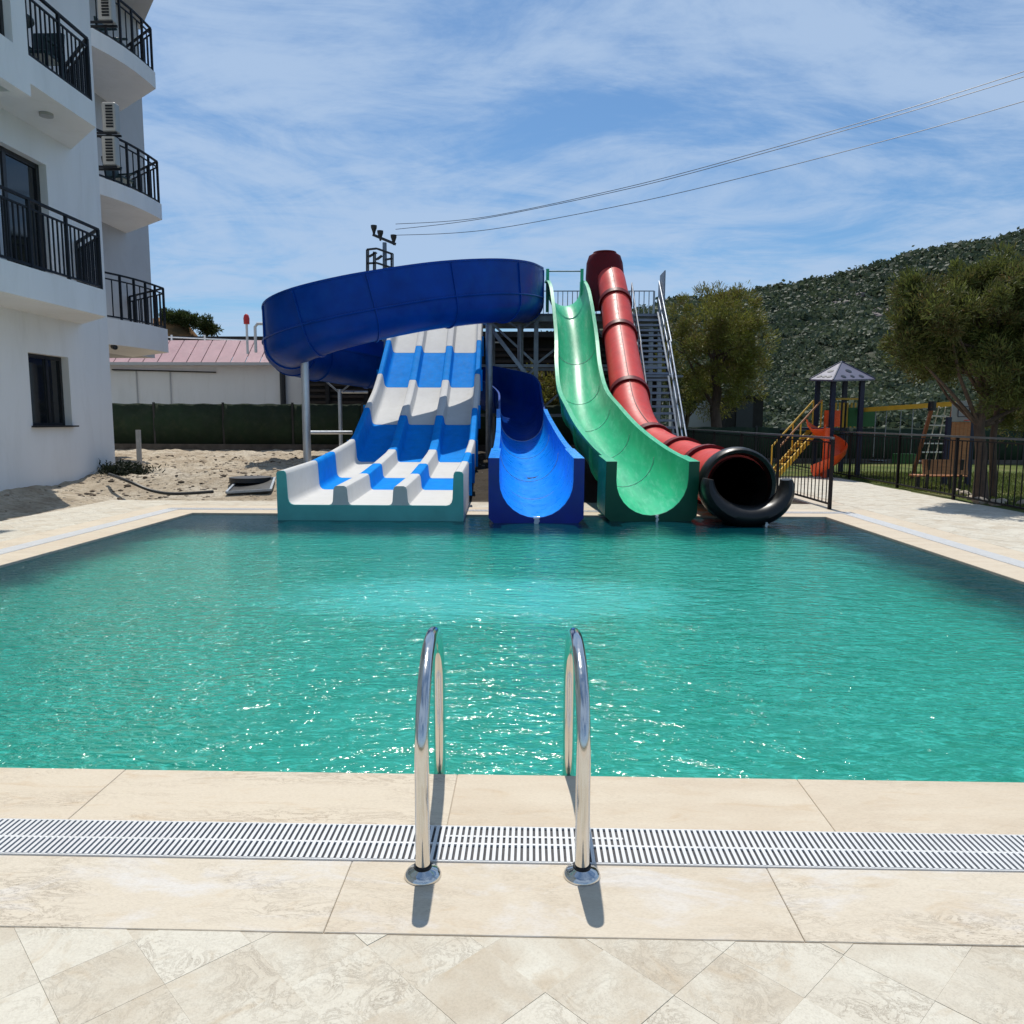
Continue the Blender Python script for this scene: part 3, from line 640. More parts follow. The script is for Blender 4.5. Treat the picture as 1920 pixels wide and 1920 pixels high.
# --- three lane slide
def lane_x(y): return -2.35-0.45*(y-11.25)/11.45
lz = [(11.22, .20), (13.2, .245), (14.65, .34), (16.6, .50), (17.3, .63), (18.2, 1.02), (19.1, 1.44), (20.2, 1.88), (21.0, 2.30), (22.7, 3.36), (23.5, 3.90), (24.5, 4.56), (25.0, 4.78), (25.5, 4.84)]
def lane_z(y):
    for (a0, b0), (a1, b1) in zip(lz[:-1], lz[1:]):
        if y <= a1: t = (y-a0)/(a1-a0); return b0+(b1-b0)*t
    return lz[-1][1]
def smz(y): return (lane_z(max(11.22, y-0.25))+lane_z(y)*2+lane_z(min(25.5, y+0.25)))/4
def laneprof(drop=0.08, k=1.0, dv=True):
    H_, D_ = 0.50*k, 0.28*k; pr = [(-1.37, -drop), (-1.37, H_-.04), (-1.35, H_-0.01), (-1.31, H_), (-1.26, H_), (-1.235, H_-.02), (-1.225, H_-.06), (-1.21, .10), (-1.195, .045), (-1.165, .012), (-1.12, 0)]
    def div(c): return [(c-.17, 0), (c-.135, .012), (c-.115, .05), (c-.10, D_-.05), (c-.085, D_-.015), (c-.055, D_), (c+.055, D_), (c+.085, D_-.015), (c+.10, D_-.05), (c+.115, .05), (c+.135, .012), (c+.17, 0)]
    pr += ((div(-.44) + div(.44)) if dv else []) + [(-a_, b_) for a_, b_ in reversed(pr)]
    return pr
lslide = thing('lane_slide', 'three lane water slide striped in white and blue, at the left of the slides', 'water slide', (-2.5, 18, 0))
secs = [(11.22, 13.2, 'slide_white'), (13.2, 14.65, 'slide_light_blue'), (14.65, 16.75, 'slide_white'), (16.75, 18.85, 'slide_light_blue'), (18.85, 21.0, 'slide_white'), (21.0, 22.7, 'slide_light_blue'), (22.7, 24.3, 'slide_white'), (24.3, 25.5, 'slide_white')]
for y0, y1, mt in secs:
    n_ = max(3, int((y1-y0)/0.16)); rings = []
    for k in range(n_+1):
        y = y0+0.006+(y1-y0-0.012)*k/n_; z = smz(y); sl_ = (smz(y+0.1)-smz(y-0.1))/0.2; cx_ = lane_x(y)
        cs = 1/math.sqrt(1+sl_*sl_); drop = 0.09 if y0 > 11.3 else z+0.05
        rings.append([Vector((cx_+a_, y - b_*sl_*cs, z + b_*cs)) for a_, b_ in laneprof(drop, 1-0.18*sstep(17.5, 20, y))])
    MB().loft(rings).build('slide_section', mt, lslide, True)
    if y0 > 11.3:
        for sx_ in (-1, 1):
            y = y0; z = smz(y); m_ = MB(); m_.box((lane_x(y)+sx_*1.395, y, z+0.19), (0.05, 0.05, 0.56)); m_.build('joint_flange', mt if mt != 'slide_white' else 'slide_light_blue', lslide)
MB().loft([[Vector((lane_x(11.226)+a_, yy, .20+b_)) for a_, b_ in laneprof(0.25, dv=False)] for yy in (11.20, 11.222)]).build('mouth_face', 'mouth_teal_shade', lslide)
for y in (14.2, 16.4, 18.6, 20.8, 23.0):
    for s__ in (-1, 1):
        x = lane_x(y)+s__*1.15; m_ = MB(); m_.beam((x, y, 0.1), (x, y, smz(y)-0.09), 0.10, 0.10); m_.build('support_post', 'steel', lslide)
    MB().beam((lane_x(y)-1.3, y, smz(y)-0.14), (lane_x(y)+1.3, y, smz(y)-0.14), 0.08, 0.10).build('cross_beam', 'steel', lslide)

# --- red tube slide
rpts = [(3.03, 11.45, .50), (3.03, 12.2, .51), (3.02, 13.4, .54), (2.96, 14.6, .60), (2.80, 15.8, .70), (2.58, 17.0, .93), (2.44, 18.2, 1.38), (2.45, 19.6, 2.05), (2.51, 21.3, 2.90), (2.56, 23.0, 3.86), (2.61, 24.8, 5.05), (2.60, 25.6, 5.65), (2.59, 26.1, 6.0)]
rslide = thing('tube_slide', 'red closed tube water slide with a black mouth over the pool', 'water slide', (3, 18, 0))
rp = catmull(rpts, 8); rf = frames(rp); RT = 0.455
def nearest(y): return min(range(len(rp)), key=lambda i: abs(rp[i].y-y))
cr_ = [nearest(v) for v in (11.45, 13.3, 15.0, 16.9, 19.6, 22.9, 24.8, 26.1)]
for a0, a1 in zip(cr_[:-1], cr_[1:]):
    rings = []; n_ = 32
    for p, t, s_, u in rf[a0:a1+1]:
        rings.append([p+s_*RT*math.cos(2*math.pi*k/n_)+u*RT*math.sin(2*math.pi*k/n_) for k in range(n_)])
    inn = [[p_c + (v-p_c)*0.93 for v in r] for r, (p_c, _, _, _) in zip(rings, rf[a0:a1+1])]
    m_ = MB(); m_.loft(rings, caps=False); m_.loft(inn, caps=False)
    # end annuli
    for e in (0, -1): m_.loft([rings[e], inn[e]], caps=False)
    m_.build('tube_section', 'tube_red', rslide, True)
for i in cr_[1:-1]:
    p, t, s_, u = rf[i]; m_ = MB(); rings = []
    for dt, rr in ((-.10, RT+.002), (-.10, RT+.06), (.10, RT+.06), (.10, RT+.002)):
        rings.append([p+t*dt+s_*rr*math.cos(2*math.pi*k/32)+u*rr*math.sin(2*math.pi*k/32) for k in range(32)])
    m_.loft(rings, caps=False); m_.build('joint_ring', 'tube_dark_red', rslide, True)
m_ = MB(); m_.tube([p+u*(RT+.004)-s_*0.03 for p, t, s_, u in rf[cr_[3]:cr_[-1]]], 0.012, 5); m_.build('top_seam', 'tube_dark_red', rslide, True)
# entry hood: tall curved shell rising at the head of the tube
rings = []; hp = [(2.50, 25.2, 4.9), (2.44, 25.7, 5.5), (2.41, 26.0, 6.1), (2.40, 26.1, 6.6), (2.40, 26.12, 6.84), (2.40, 26.13, 6.93)]; wid = [0.56, .63, .64, .60, .52, .36]
for (x, y, z), w_ in zip(hp, wid):
    ring = []
    for k in range(19):
        an = math.pi+math.pi*k/18; ring.append(Vector((x+w_*math.cos(an), y+0.42*math.sin(an)*0.9+0.35, z)))
    for k in range(18, -1, -1):
        an = math.pi+math.pi*k/18; ring.append(Vector((x+(w_-.04)*math.cos(an), y+0.38*math.sin(an)*0.9+0.35, z)))
    rings.append(ring)
MB().loft(rings).build('entry_hood', 'tube_dark_red', rslide, True)
m_ = MB()
for ring in (rings[-1],): m_.tube(ring[:19], 0.03, 6)
m_.build('hood_rim', 'tube_dark_red', rslide, True)
for y in (14.4, 16.9, 19.2, 21.6):
    i = nearest(y); p = rp[i]; post(rslide, p.x, p.y, 0.0, p.z-RT-0.02, 0.07, 'steel')
# black mouth: ring and flared lower lip
mx_, my_, mz_ = 3.03, 11.42, 0.51
rings = []
for yy, rr in ((11.62, .46), (11.60, .54), (11.48, .56), (11.30, .55), (11.26, .52), (11.28, .475), (11.5, .45), (11.62, .44)):
    rings.append([Vector((mx_+rr*math.cos(2*math.pi*k/40), yy, mz_+rr*math.sin(2*math.pi*k/40))) for k in range(40)])
MB().loft(rings, caps=False).build('mouth_ring', 'black_plastic', rslide, True)
sec = []   # lip: a fat half-torus below the mouth, horns at both ends
for k in range(41):
    an = math.pi*(0.05) - math.pi*1.10*k/40; tt = k/40; fat = 0.07+0.085*math.sin(math.pi*tt)**0.7
    c0 = Vector((mx_+0.06+0.56*math.cos(an), 11.10-0.10*math.sin(math.pi*tt), mz_+0.04+0.455*math.sin(an))); rad = Vector((math.cos(an), 0, math.sin(an)))
    ring = []
    for q in range(14):
        b_ = 2*math.pi*q/14; ring.append(c0+rad*fat*math.cos(b_)*1.0+Vector((0, 1, 0))*(0.17+0.08*math.sin(math.pi*tt))*math.sin(b_))
    sec.append(ring)
MB().loft(sec).build('mouth_lip', 'black_plastic', rslide, True)
m_ = MB(); rings = []   # inner dark liner
for yy in (11.3, 12.5, 14.0, 16.0):
    j = nearest(yy); c0 = rp[j]; rings.append([Vector((c0.x+.42*math.cos(2*math.pi*k/24), yy, c0.z+.42*math.sin(2*math.pi*k/24))) for k in range(24)])
m_.loft(rings, caps=False); m_.build('mouth_liner', 'black_plastic', rslide, True)
# falling trickles where the slides feed water into the pool
for x, y, w_ in ((0.09, 11.03, .10), (1.85, 11.3, .05), (3.3, 10.84, .05)):
    m_ = MB(); rings = []
    for k in range(9):
        t = k/8; rings.append([Vector((x+w_*c_*(1-.4*t)+0.01*math.sin(k*2+c_*5), y-0.06*t-0.01*abs(c_), 0.075-0.115*t*t)) for c_ in (-.5, -.25, 0, .25, .5)])
    m_.loft(rings, closed=False); m_.f = m_.f
    o = m_.build('water_trickle', 'foam', None, True); tag(o, {0.09: 'white sheet of water spilling from the blue chute mouth', 1.85: 'thin trickle of water falling from the green slide mouth', 3.3: 'thin trickle of water falling off the black tube lip'}[x], 'water trickle', kind='thing')

# ------------------------------------------------------------------ slide tower and stairs
TZ = 4.86
tower = thing('slide_tower', 'grey steel slide tower with railed platform and bracing behind the slides', 'tower', (-0.5, 26, 0))
MB().box((-0.35, 26.55, TZ-0.04), (9.2, 2.1, 0.06)).build('platform_deck', 'stair_steel', tower)
for y in (25.6, 27.5):
    MB().beam((-4.9, y, TZ-0.16), (4.2, y, TZ-0.16), 0.12, 0.18).build('platform_beam', 'steel', tower)
cols = [-4.8, -2.6, -1.35, 0.15, 1.9, 3.2, 4.15]
for y in (25.6, 27.5):
    for x in cols:
        MB().beam((x, y, 0.1), (x, y, TZ-0.25), 0.14, 0.14).build('column', 'steel', tower)
for z in (1.6, 3.2):
    for y in (25.6, 27.5): MB().beam((-4.8, y, z), (4.15, y, z), 0.09, 0.09).build('cross_beam', 'steel', tower)
for x0, x1, z0, z1 in ((-1.35, .15, 4.6, 3.25), (.15, 1.9, 3.25, 4.6), (-1.35, .15, 1.65, 3.15), (-4.8, -2.6, 3.25, 4.6), (1.9, 3.2, 4.6, 3.25), (.15, 1.9, 1.65, 3.15)):
    MB().beam((x0, 25.55, z0), (x1, 25.55, z1), 0.07, 0.07).build('brace', 'steel', tower)
br1 = atY(920, 615, 24.6); br2 = atY(985, 700, 24.6); MB().beam(br1, br2, 0.12, 0.12).build('brace', 'steel', tower)
def railing(parent, pts, h, step, rw, bw, mat, mid=None, name='baluster', zb=0.06, posts=None, topmat=None, limit=None):
    P = [Vector(p) for p in pts]; m_ = MB()
    for p, q in zip(P[:-1], P[1:]):
        m_.beam(p+Vector((0, 0, h)), q+Vector((0, 0, h)), rw, rw*0.8)
    m_.build('top_rail', topmat or mat, parent)
    for nm_, zz, k_ in [('bottom_rail', zb, .7)]+[('middle_rail', md, .6) for md in (mid or [])]:
        m_ = MB()
        for p, q in zip(P[:-1], P[1:]): m_.beam(p+Vector((0, 0, zz)), q+Vector((0, 0, zz)), rw*k_, rw*k_)
        m_.build(nm_, mat, parent)
    top = (mid[-1] if mid else h)
    bar = MB().box((0, 0, (top+zb)/2), (bw, bw, top-zb)).mesh(name, mat)
    pm = MB().box((0, 0, h/2), (bw*2.2, bw*2.2, h)).mesh('rail_post', mat)
    for p, q in zip(P[:-1], P[1:]):
        n_ = max(1, round((q-p).length/step))
        for k in range(n_+1):
            if k == n_ and q is not P[-1]: continue
            pos = p+(q-p)*k/n_
            isp = (k == 0 or (k == n_)) or (posts and k % posts == 0)
            link('rail_post' if isp else name, pm if isp else bar, parent, pos)
rl = thing('platform_railing', 'grey metal guard rail with vertical bars on top of the slide tower', 'railing', (2, 27, TZ))
railing(rl, [(-0.6, 27.4, TZ), (1.9, 27.4, TZ), (3.35, 27.4, TZ), (4.2, 27.4, TZ)], 1.0, 0.17, 0.04, 0.028, 'steel')
stairs = thing('slide_stairs', 'steel open staircase with handrails climbing to the slide platform beside the red tube', 'stairs', (3.7, 22, 0))
def flight(x0, x1, y0, z0, y1, z1, n_):
    for k in range(n_):
        t = (k+0.5)/n_; y = y0+(y1-y0)*t; z = z0+(z1-z0)*t
        m_ = MB(); m_.box(((x0+x1)/2, y, z), (x1-x0, 0.27, 0.06)); m_.build('step', 'step_metal', stairs)
    for x in (x0-0.03, x1+0.03): MB().beam((x, y0, z0-0.05), (x, y1, z1-0.05), 0.05, 0.22).build('stringer', 'stair_steel', stairs)
    for x, sides in ((x0-0.05, 1), (x1+0.06, 1)):
        for hh_ in ((0.5, 1.0) if x > x1 else (0.95,)):
            MB().tube([(x, y0, z0+hh_), (x, y1, z1+hh_)], 0.021, 8).build('handrail', 'bright_steel' if x > x1 else 'steel', stairs, True)
        for k in range(5):
            t = k/4; y = y0+(y1-y0)*t; z = z0+(z1-z0)*t; m_ = MB(); m_.tube([(x, y, z-0.05), (x, y, z+0.95)], 0.018, 8); m_.build('handrail_post', 'steel', stairs, True)
flight(3.24, 4.00, 25.5, TZ, 23.0, 2.72, 12)
MB().box((3.7, 22.55, 2.68), (1.1, 0.95, 0.06)).build('landing', 'stair_steel', stairs)
flight(3.10, 3.80, 22.1, 2.66, 19.4, 0.05, 14)
for x in (3.2, 4.1):
    MB().beam((x, 22.5, 0), (x, 22.5, 2.62), 0.1, 0.1).build('landing_post', 'steel', stairs)
# closed sheet panels beside the stair head
MB().box((4.12, 25.2, TZ+0.55), (0.03, 0.9, 1.3)).build('side_panel', 'stair_steel', stairs)

# ------------------------------------------------------------------ hotel
def patio_chair(loc, rz, label, group='dark chairs on the hotel balconies'):
    t = thing('patio_chair', label, 'chair', loc, group); m3 = Matrix.Rotation(rz, 3, 'Z')
    def P(mb_, nm):
        mb_.v = [tuple(m3 @ Vector(v)) for v in mb_.v]; me = mb_.mesh(nm, 'chair_teal'); o = bpy.data.objects.new(nm, me); sc.collection.objects.link(o); o.parent = t
    s_ = MB(); s_.bevbox((0, 0, 0.43), (0.52, 0.5, 0.06), 0.015); P(s_, 'seat')
    s_ = MB(); s_.box((0, 0.25, 0.70), (0.52, 0.05, 0.50), rx=R(-10)); P(s_, 'backrest')
    for x in (-.23, .23):
        for y in (-.21, .21): P(MB().beam((x*1.05, y*1.1, 0), (x, y, 0.42), 0.04), 'leg')
        P(MB().box((x*1.1, 0, 0.64), (0.05, 0.5, 0.04)), 'armrest')
    return t
def wall_with_hole(x, y0, y1, z0, z1, holes, th, mb):
    """wall in plane X=x (outer face), thickness th towards -X; holes [(ya,yb,za,zb)] sorted by y"""
    cur = y0
    for ya, yb, za, zb in holes:
        if ya > cur: mb.prism([(x-th, cur), (x, cur), (x, ya), (x-th, ya)], z0, z1)
        if za > z0: mb.prism([(x-th, ya), (x, ya), (x, yb), (x-th, yb)], z0, za)
        if zb < z1: mb.prism([(x-th, ya), (x, ya), (x, yb), (x-th, yb)], zb, z1)
        cur = yb
    if cur < y1: mb.prism([(x-th, cur), (x, cur), (x, y1), (x-th, y1)], z0, z1)
S1, S2, S3, RF = 3.80, 7.08, 10.36, 13.30
near = thing('hotel_block', 'white hotel block at the left edge with black railed balconies and a dark ground window', 'building', (-10, 13, 0))
WX = -9.0; YC = atX(217, 878, WX).y
wa = atX(52, 660, WX); wb = atX(136, 800, WX); wtop = atX(52, 660, WX).z; wbot = atX(95, 800, WX).z
mb = MB()
wall_with_hole(WX, -4, YC, 0.0, S1-0.45, [(wa.y, wb.y, wbot, wtop)], 0.22, mb)
da = atX(-60, 400, WX).y; db = atX(92, 400, WX).y
wall_with_hole(WX, -4, YC, S1-0.45, S2-0.45, [(da, db, S1, atX(0, 262, WX).z-0.02)], 0.22, mb)
wall_with_hole(WX, -4, YC, S2-0.45, RF, [], 0.22, mb)
mb.prism([(-22, YC-0.22), (WX-.22, YC-0.22), (WX-.22, YC), (-22, YC)], 0, RF)
mb.prism([(-22, -4), (WX-.22, -4), (WX-.22, -3.8), (-22, -3.8)], 0, RF)
mb.build('wall', 'white_plaster', near)
MB().prism([(-22, -3.8), (WX-.25, -3.8), (WX-.25, YC-.25), (-22, YC-.25)], RF-0.3, RF-0.1).build('roof', 'grey_plaster', near)
MB().prism([(-22, -4.2), (-7.38, -4.2), (-7.38, YC+.3), (-22, YC+.3)], RF+.003, RF+0.15).build('added_shade_eave', 'white_plaster', near)  # unseen overhang, added and stretched to cast shade on the left deck
def window_x(parent, x, ya, yb, za, zb, split, pane='dark_glass', paneR=None, fw=0.07):
    fr_ = MB()
    for y in (ya+fw/2, yb-fw/2, ya+(yb-ya)*split): fr_.box((x, y, (za+zb)/2), (0.06, fw, zb-za-0.001))
    for z in (za+fw/2, zb-fw/2): fr_.box((x-0.002, (ya+yb)/2, z), (0.055, yb-ya-2*fw, fw))
    w = fr_.build('window', 'dark_frame', parent)
    m1 = MB(); ym = ya+(yb-ya)*split
    m1.box((x-0.01, (ya+ym)/2, (za+zb)/2), (0.012, ym-ya-fw*1.4, zb-za-2*fw)); m1.build('pane', pane, w)
    m1 = MB(); m1.box((x-0.01, (yb+ym)/2, (za+zb)/2), (0.012, yb-ym-fw*1.4, zb-za-2*fw)); m1.build('pane', paneR or pane, w)
    return w
window_x(near, WX-0.17, wa.y, wb.y, wbot, wtop, 0.62)
MB().box((WX-0.03, (wa.y+wb.y)/2, wbot+0.005), (0.28, wb.y-wa.y+0.08, 0.03)).build('sill', 'dark_frame', near)
window_x(near, WX-0.17, da, db, S1, atX(0, 262, WX).z-0.02, 0.55, 'curtain_glass', 'dark_glass', 0.09)
# balconies of the near block
BX = -7.88; BYE = atX(197, 548, BX).y
def balcony(parent, x_wall, x_out, y0, y1, ych, zt, th, lamp=True, curve=0.0, slant=0.0, taper=0.0, step=0.125, rail_from=None, inner=None):
    pts = []
    n_ = 8
    for k in range(n_+1):
        t = k/n_; y = y0+(y1-y0)*t; pts.append((x_out+slant*(1-t)+curve*math.sin(math.pi*t), y))
    poly = [(x_wall-0.02, y0)] + pts + [(x_wall-0.02, ych)]
    s_ = MB()
    if taper:
        top = poly; low = [(x if i in (0, len(poly)-1) else x-taper, y if i != len(poly)-1 else y-0.0) for i, (x, y) in enumerate(poly)]
        mid_ = zt-th*0.62; m2 = MB(); s_.prism(poly, mid_, zt)
        rings = [[Vector((x, y, mid_-0.001)) for x, y in poly], [Vector((x, y, zt-th)) for x, y in low]]; s_.loft(rings)
    else: s_.prism(poly, zt-th, zt)
    s_.build('balcony_slab', 'white_plaster', parent)
    ins = 0.07
    rp_ = [(x-ins, y, zt) for x, y in pts]
    if curve == 0: rp_ = [rp_[0], rp_[-1]]
    if rail_from is not None: rp_ = [(rp_[0][0], rail_from, zt)] + rp_[1:]
    rp_.append((x_wall+0.03, ych-0.1, zt))
    R_ = link('balcony_railing', MB().beam((rp_[0][0], rp_[0][1], zt+0.06), (rp_[1][0], rp_[1][1], zt+0.06), 0.03).mesh('balcony_railing', 'black_metal'), parent)
    railing(R_, rp_, 1.08, step, 0.05, 0.022, 'black_metal', mid=[0.94], posts=8 if curve == 0 else 3)
    if lamp:
        lm = MB(); lm.tube([(x_wall+0.62, (y0*0.35+y1*0.65), zt-th-0.05), (x_wall+0.62, (y0*0.35+y1*0.65), zt-th+0.002)], 0.11, 16); lm.build('ceiling_light', 'ac_white', parent, True)
balcony(near, WX, BX, 6.5, BYE, BYE+1.15, S1, 0.48)
yb0 = atX(53, 100, BX).y
balcony(near, WX, BX, yb0, BYE, BYE+1.15, S2, 0.42)
# projecting bay beside the upper balcony
mb = MB(); hz = atX(20, 92, BX).z
wl = atX(-40, 40, BX).y; wr = atX(23, 60, BX).y
wall_with_hole(BX, 2.0, yb0, S2-0.62, RF, [(wl-2.0, wr, hz+0.12, S3-0.6)], 0.2, mb)
mb.prism([(WX, yb0-0.2), (BX-.2, yb0-0.2), (BX-.2, yb0), (WX, yb0)], S2-0.62, RF)
mb.prism([(WX, 2.0), (BX-.2, 2.0), (BX-.2, yb0-.2), (WX, yb0-.2)], S2-0.20, S2-0.05)
mb.prism([(WX, yb0-2.3), (BX-.2, yb0-2.3), (BX-.2, yb0-2.1), (WX, yb0-2.1)], S2-0.62, S2-0.21)
mb.build('bay', 'white_plaster', near)
window_x(near, BX-0.15, wl-2.0, wr, hz+0.12, S3-0.6, 0.6)
balcony(near, WX, BX, yb0, BYE, BYE+1.15, S3, 0.42)
t2 = thing('patio_table', 'small dark round table behind the upper balcony railing of the near block', 'table', (-8.35, BYE-1.5, S2))
MB().tube([(-8.35, BYE-1.5, S2+.70), (-8.35, BYE-1.5, S2+.73)], 0.34, 20).build('table_top', 'chair_teal', t2, True)
MB().tube([(-8.35, BYE-1.5, S2+.03), (-8.35, BYE-1.5, S2+.70)], 0.03, 8).build('stem', 'chair_teal', t2, True)
MB().tube([(-8.35, BYE-1.5, S2), (-8.35, BYE-1.5, S2+.03)], 0.2, 16).build('foot', 'chair_teal', t2, True)
patio_chair((-8.35, BYE-0.75, S2), R(0), 'dark chair beside the small round table on the upper balcony of the near block')
# far block
FX = -11.6; FYE = 21.15; FBX = -9.86
far = thing('hotel_wing', 'set back hotel wing with three curved white balconies behind the near block', 'building', (-12, 20, 0))
mb = MB(); yf = atX(281, 480, FX).y
RF2 = atX(265, 50, FX).z; e_ = gr(288, 0, RF2)
mb.prism([(-22, YC+0.02), (FX, YC+0.02), (FX, yf), (-22, yf)], S1-0.5, RF2); mb.prism([(-22, YC+0.02), (-13.1, YC+0.02), (-13.1, yf), (-22, yf)], 0.0, S1-0.5); mb.build('wall', 'grey_plaster', far)
rx_ = e_.x; ry_ = e_.y
m_ = MB(); m_.prism([(-22, YC+.1), (rx_-.2, YC+.1), (rx_, ry_-.3), (rx_, ry_), (FX-0.1, yf+0.35), (-22, yf+.35)], RF2, RF2+0.12); m_.build('roof', 'grey_plaster', far)
m_ = MB(); m_.prism([(-22, YC+.08), (rx_-.16, YC+.08), (rx_+.04, ry_-.3), (rx_+.04, ry_+.03), (FX-0.07, yf+0.39), (-22, yf+.39)], RF2+0.12, RF2+0.26); m_.build('roof_edge', 'black_metal', far)
for zt in (S1+0.05, S2+0.03, S3+0.05):
    balcony(far, FX, FBX, 17.4, FYE, FYE+1.5, zt, 0.62 if zt < 5 else 0.40, curve=0.34, step=0.2, slant=-1.05)
    cp_ = MB(); cp_.box((-11.53, 18.6, zt+1.05), (0.10, 0.9, 2.05)); cp_.build('door', 'dark_glass', far)
patio_chair((-10.6, 20.5, S3+0.05), R(90), 'dark teal chair behind the top balcony railing of the set back wing')
patio_chair((-10.6, 20.5, S2+0.03), R(80), 'dark teal chair behind the middle balcony railing of the set back wing')
# air conditioners on the rear corner of the near block
def aircon(px, py, label):
    c = atY(px, py, 17.25); t = thing('air_conditioner', label, 'air conditioner', c, 'air conditioners on the hotel corner')
    MB().bevbox(c, (0.30, 0.20, 0.60), 0.02).build('casing', 'ac_white', t)
    for k in range(8):
        MB().box((c.x+0.02, c.y-0.105, c.z-0.20+k*0.06), (0.15, 0.02, 0.034)).build('grille_slat', 'black_metal', t)
    for dy in (-.09, .09): MB().beam((c.x-0.5, c.y+dy, c.z-0.33), (c.x+0.16, c.y+dy, c.z-0.33), 0.04).build('bracket', 'black_metal', t)
aircon(208, 222, 'white air conditioner on the hotel corner, upper of the close pair under the top balcony')
aircon(208, 285, 'white air conditioner on the hotel corner, lower of the close pair beside the middle balcony')
aircon(200, 14, 'white air conditioner on the hotel corner, highest one just under the roof')
# small camera under the low far balcony
sc_c = atX(212, 650, -10.3); t = thing('security_camera', 'tiny black security camera on the face of the lowest balcony', 'camera', sc_c)
MB().tube([sc_c, sc_c+Vector((0.12, -0.12, -0.03))], 0.06, 10).build('camera_body', 'camera_black', t, True)
MB().beam(sc_c+Vector((-.1, 0, .05)), sc_c+Vector((.02, 0, .02)), 0.03).build('mount', 'camera_black', t)

# ------------------------------------------------------------------ back left: annex, fence, mound
an = thing('annex_building', 'long low white building with a pink metal roof behind the green mesh fence', 'building', (-15, 33, 0))
e1 = atY(180, 668, 33); e2 = atY(600, 680, 33)
MB().prism([(-24, 33), (e2.x+.4, 33), (e2.x+.4, 40), (-24, 40)], 0.0, e1.z-0.35).build('wall', 'white_plaster', an)
ze = (e1.z+e2.z)/2-0.15; zr = atY(400, 638, 33.9).z
roof_l, roof_r = -24.0, atY(512, 660, 34).x+0.5
k = 0; x = roof_r
while x > roof_l:
    w_ = 0.62; m_ = MB(); rg = []
    m_.add([(x-w_+.02, 32.6, ze), (x-.02, 32.6, ze), (x-.02, 33.9, zr), (x-w_+.02, 33.9, zr), (x-w_+.02, 32.6, ze-.05), (x-.02, 32.6, ze-.05), (x-.02, 33.9, zr-.05), (x-w_+.02, 33.9, zr-.05)],
           [(0, 1, 2, 3), (7, 6, 5, 4), (0, 4, 5, 1), (1, 5, 6, 2), (2, 6, 7, 3), (3, 7, 4, 0)])
    m_.build('roof_panel', 'roof_pink', an); x -= w_
m_ = MB(); m_.box(((roof_l+roof_r)/2, 32.55, ze-0.06), (roof_r-roof_l, 0.14, 0.12)); m_.build('gutter', 'grey_plaster', an)
m_ = MB(); q = atY(530, 700, 32.9); m_.tube([(q.x, 32.85, 0.3), (q.x, 32.85, ze)], 0.12, 8); m_.build('downpipe', 'pipe_black', an, True)
for px0, px1 in ((213, 255), (255, 318)):
    a0 = atY(px0, 695, 32.95); a1 = atY(px1, 695, 32.95)
    m_ = MB(); m_.beam(a0, a1, 0.04); m_.beam(a1, (a1.x, a1.y, 0.5), 0.04); m_.build('wall_trunking', 'grey_plaster', an)
m_ = MB(); m_.tube([atY(210, 693, 32.9), atY(405, 698, 32.9)], 0.03, 6); m_.build('wall_cable', 'pipe_black', an, True)
# dark pergola roof along the annex
pg = thing('dark_pergola', 'dark slatted timber pergola roof above the pink roofed annex', 'pergola', (-14, 38, 0))
for y, z, w_ in ((37.5, 5.15, .22), (38.6, 5.35, .2), (40, 5.5, .25)): MB().box((-16, y, z), (14, 0.3, w_)).build('roof_beam', 'dark_timber', pg)
MB().box((-16, 41, 5.05), (14, 0.2, 0.7)).build('back_panel', 'dark_timber', pg)
m_ = MB(); m_.tube([atY(315, 632, 37.2), atY(500, 640, 37.2)], 0.035, 6); m_.build('white_rail', 'slat_white', pg, True)
for pxx in (322, 384): q = atY(pxx, 636, 37.2); MB().beam((q.x, q.y, q.z-.3), (q.x, q.y, q.z+.2), .07).build('white_post', 'slat_white', pg)
for x in (-22, -16, -10): MB().beam((x, 38, 0), (x, 38, 5.1), 0.2).build('post', 'dark_timber', pg)
# green mesh fences
def mesh_fence(pts, z0, z1, label, base=None, gap=2.4):
    t = thing('mesh_fence', label, 'fence', (*pts[0], z0))
    for (x0, y0), (x1, y1) in zip(pts[:-1], pts[1:]):
        p, q = Vector((x0, y0, 0)), Vector((x1, y1, 0)); n_ = max(1, int((q-p).length/gap))
        for k in range(n_):
            a0 = p+(q-p)*k/n_; a1 = p+(q-p)*(k+1)/n_; m_ = MB(); m = 14; rings = []
            nrm = (q-p).normalized().cross(Vector((0, 0, 1)))
            for j in range(m+1):
                c_ = a0+(a1-a0)*(j/m); b_ = 0.03*noise.noise(Vector((c_.x*1.3, c_.y, 1)))+0.012*math.sin(j*2.1)
                rings.append([c_+nrm*b_+Vector((0, 0, z0)), c_+nrm*(b_+0.02+.03*noise.noise(Vector((c_.x, 3, 0))))+Vector((0, 0, (z0+z1)/2)), c_+nrm*b_+Vector((0, 0, z1+0.015*math.sin(j*1.3+k)))])
            m_.loft(rings, closed=False); o = m_.build('mesh_panel', 'mesh_green', t, True)
            sm_ = o.modifiers.new('th', 'SOLIDIFY'); sm_.thickness = 0.012
            MB().beam((a0.x, a0.y, z0-0.2), (a0.x, a0.y, z1+0.05), 0.07).build('fence_post', 'dark_frame', t)
        if base: 
            d = (q-p).normalized(); MB().beam(p+Vector((0, -.05, base)), q+Vector((0, -.05, base)), 0.22, 0.5).build('base_wall', 'stone_base', t)
mesh_fence([(-16, 27.6), (-6.0, 27.6), (4.6, 28.6)], 0.50, 1.98, 'dark green mesh fence on a low stone footing behind the sandy yard', base=0.30)
mesh_fence([(4.8, 27.5), (14, 27.0), (30, 25.0)], 0.0, 1.22, 'dark green mesh fence along the back of the playground lawn', base=-0.1)
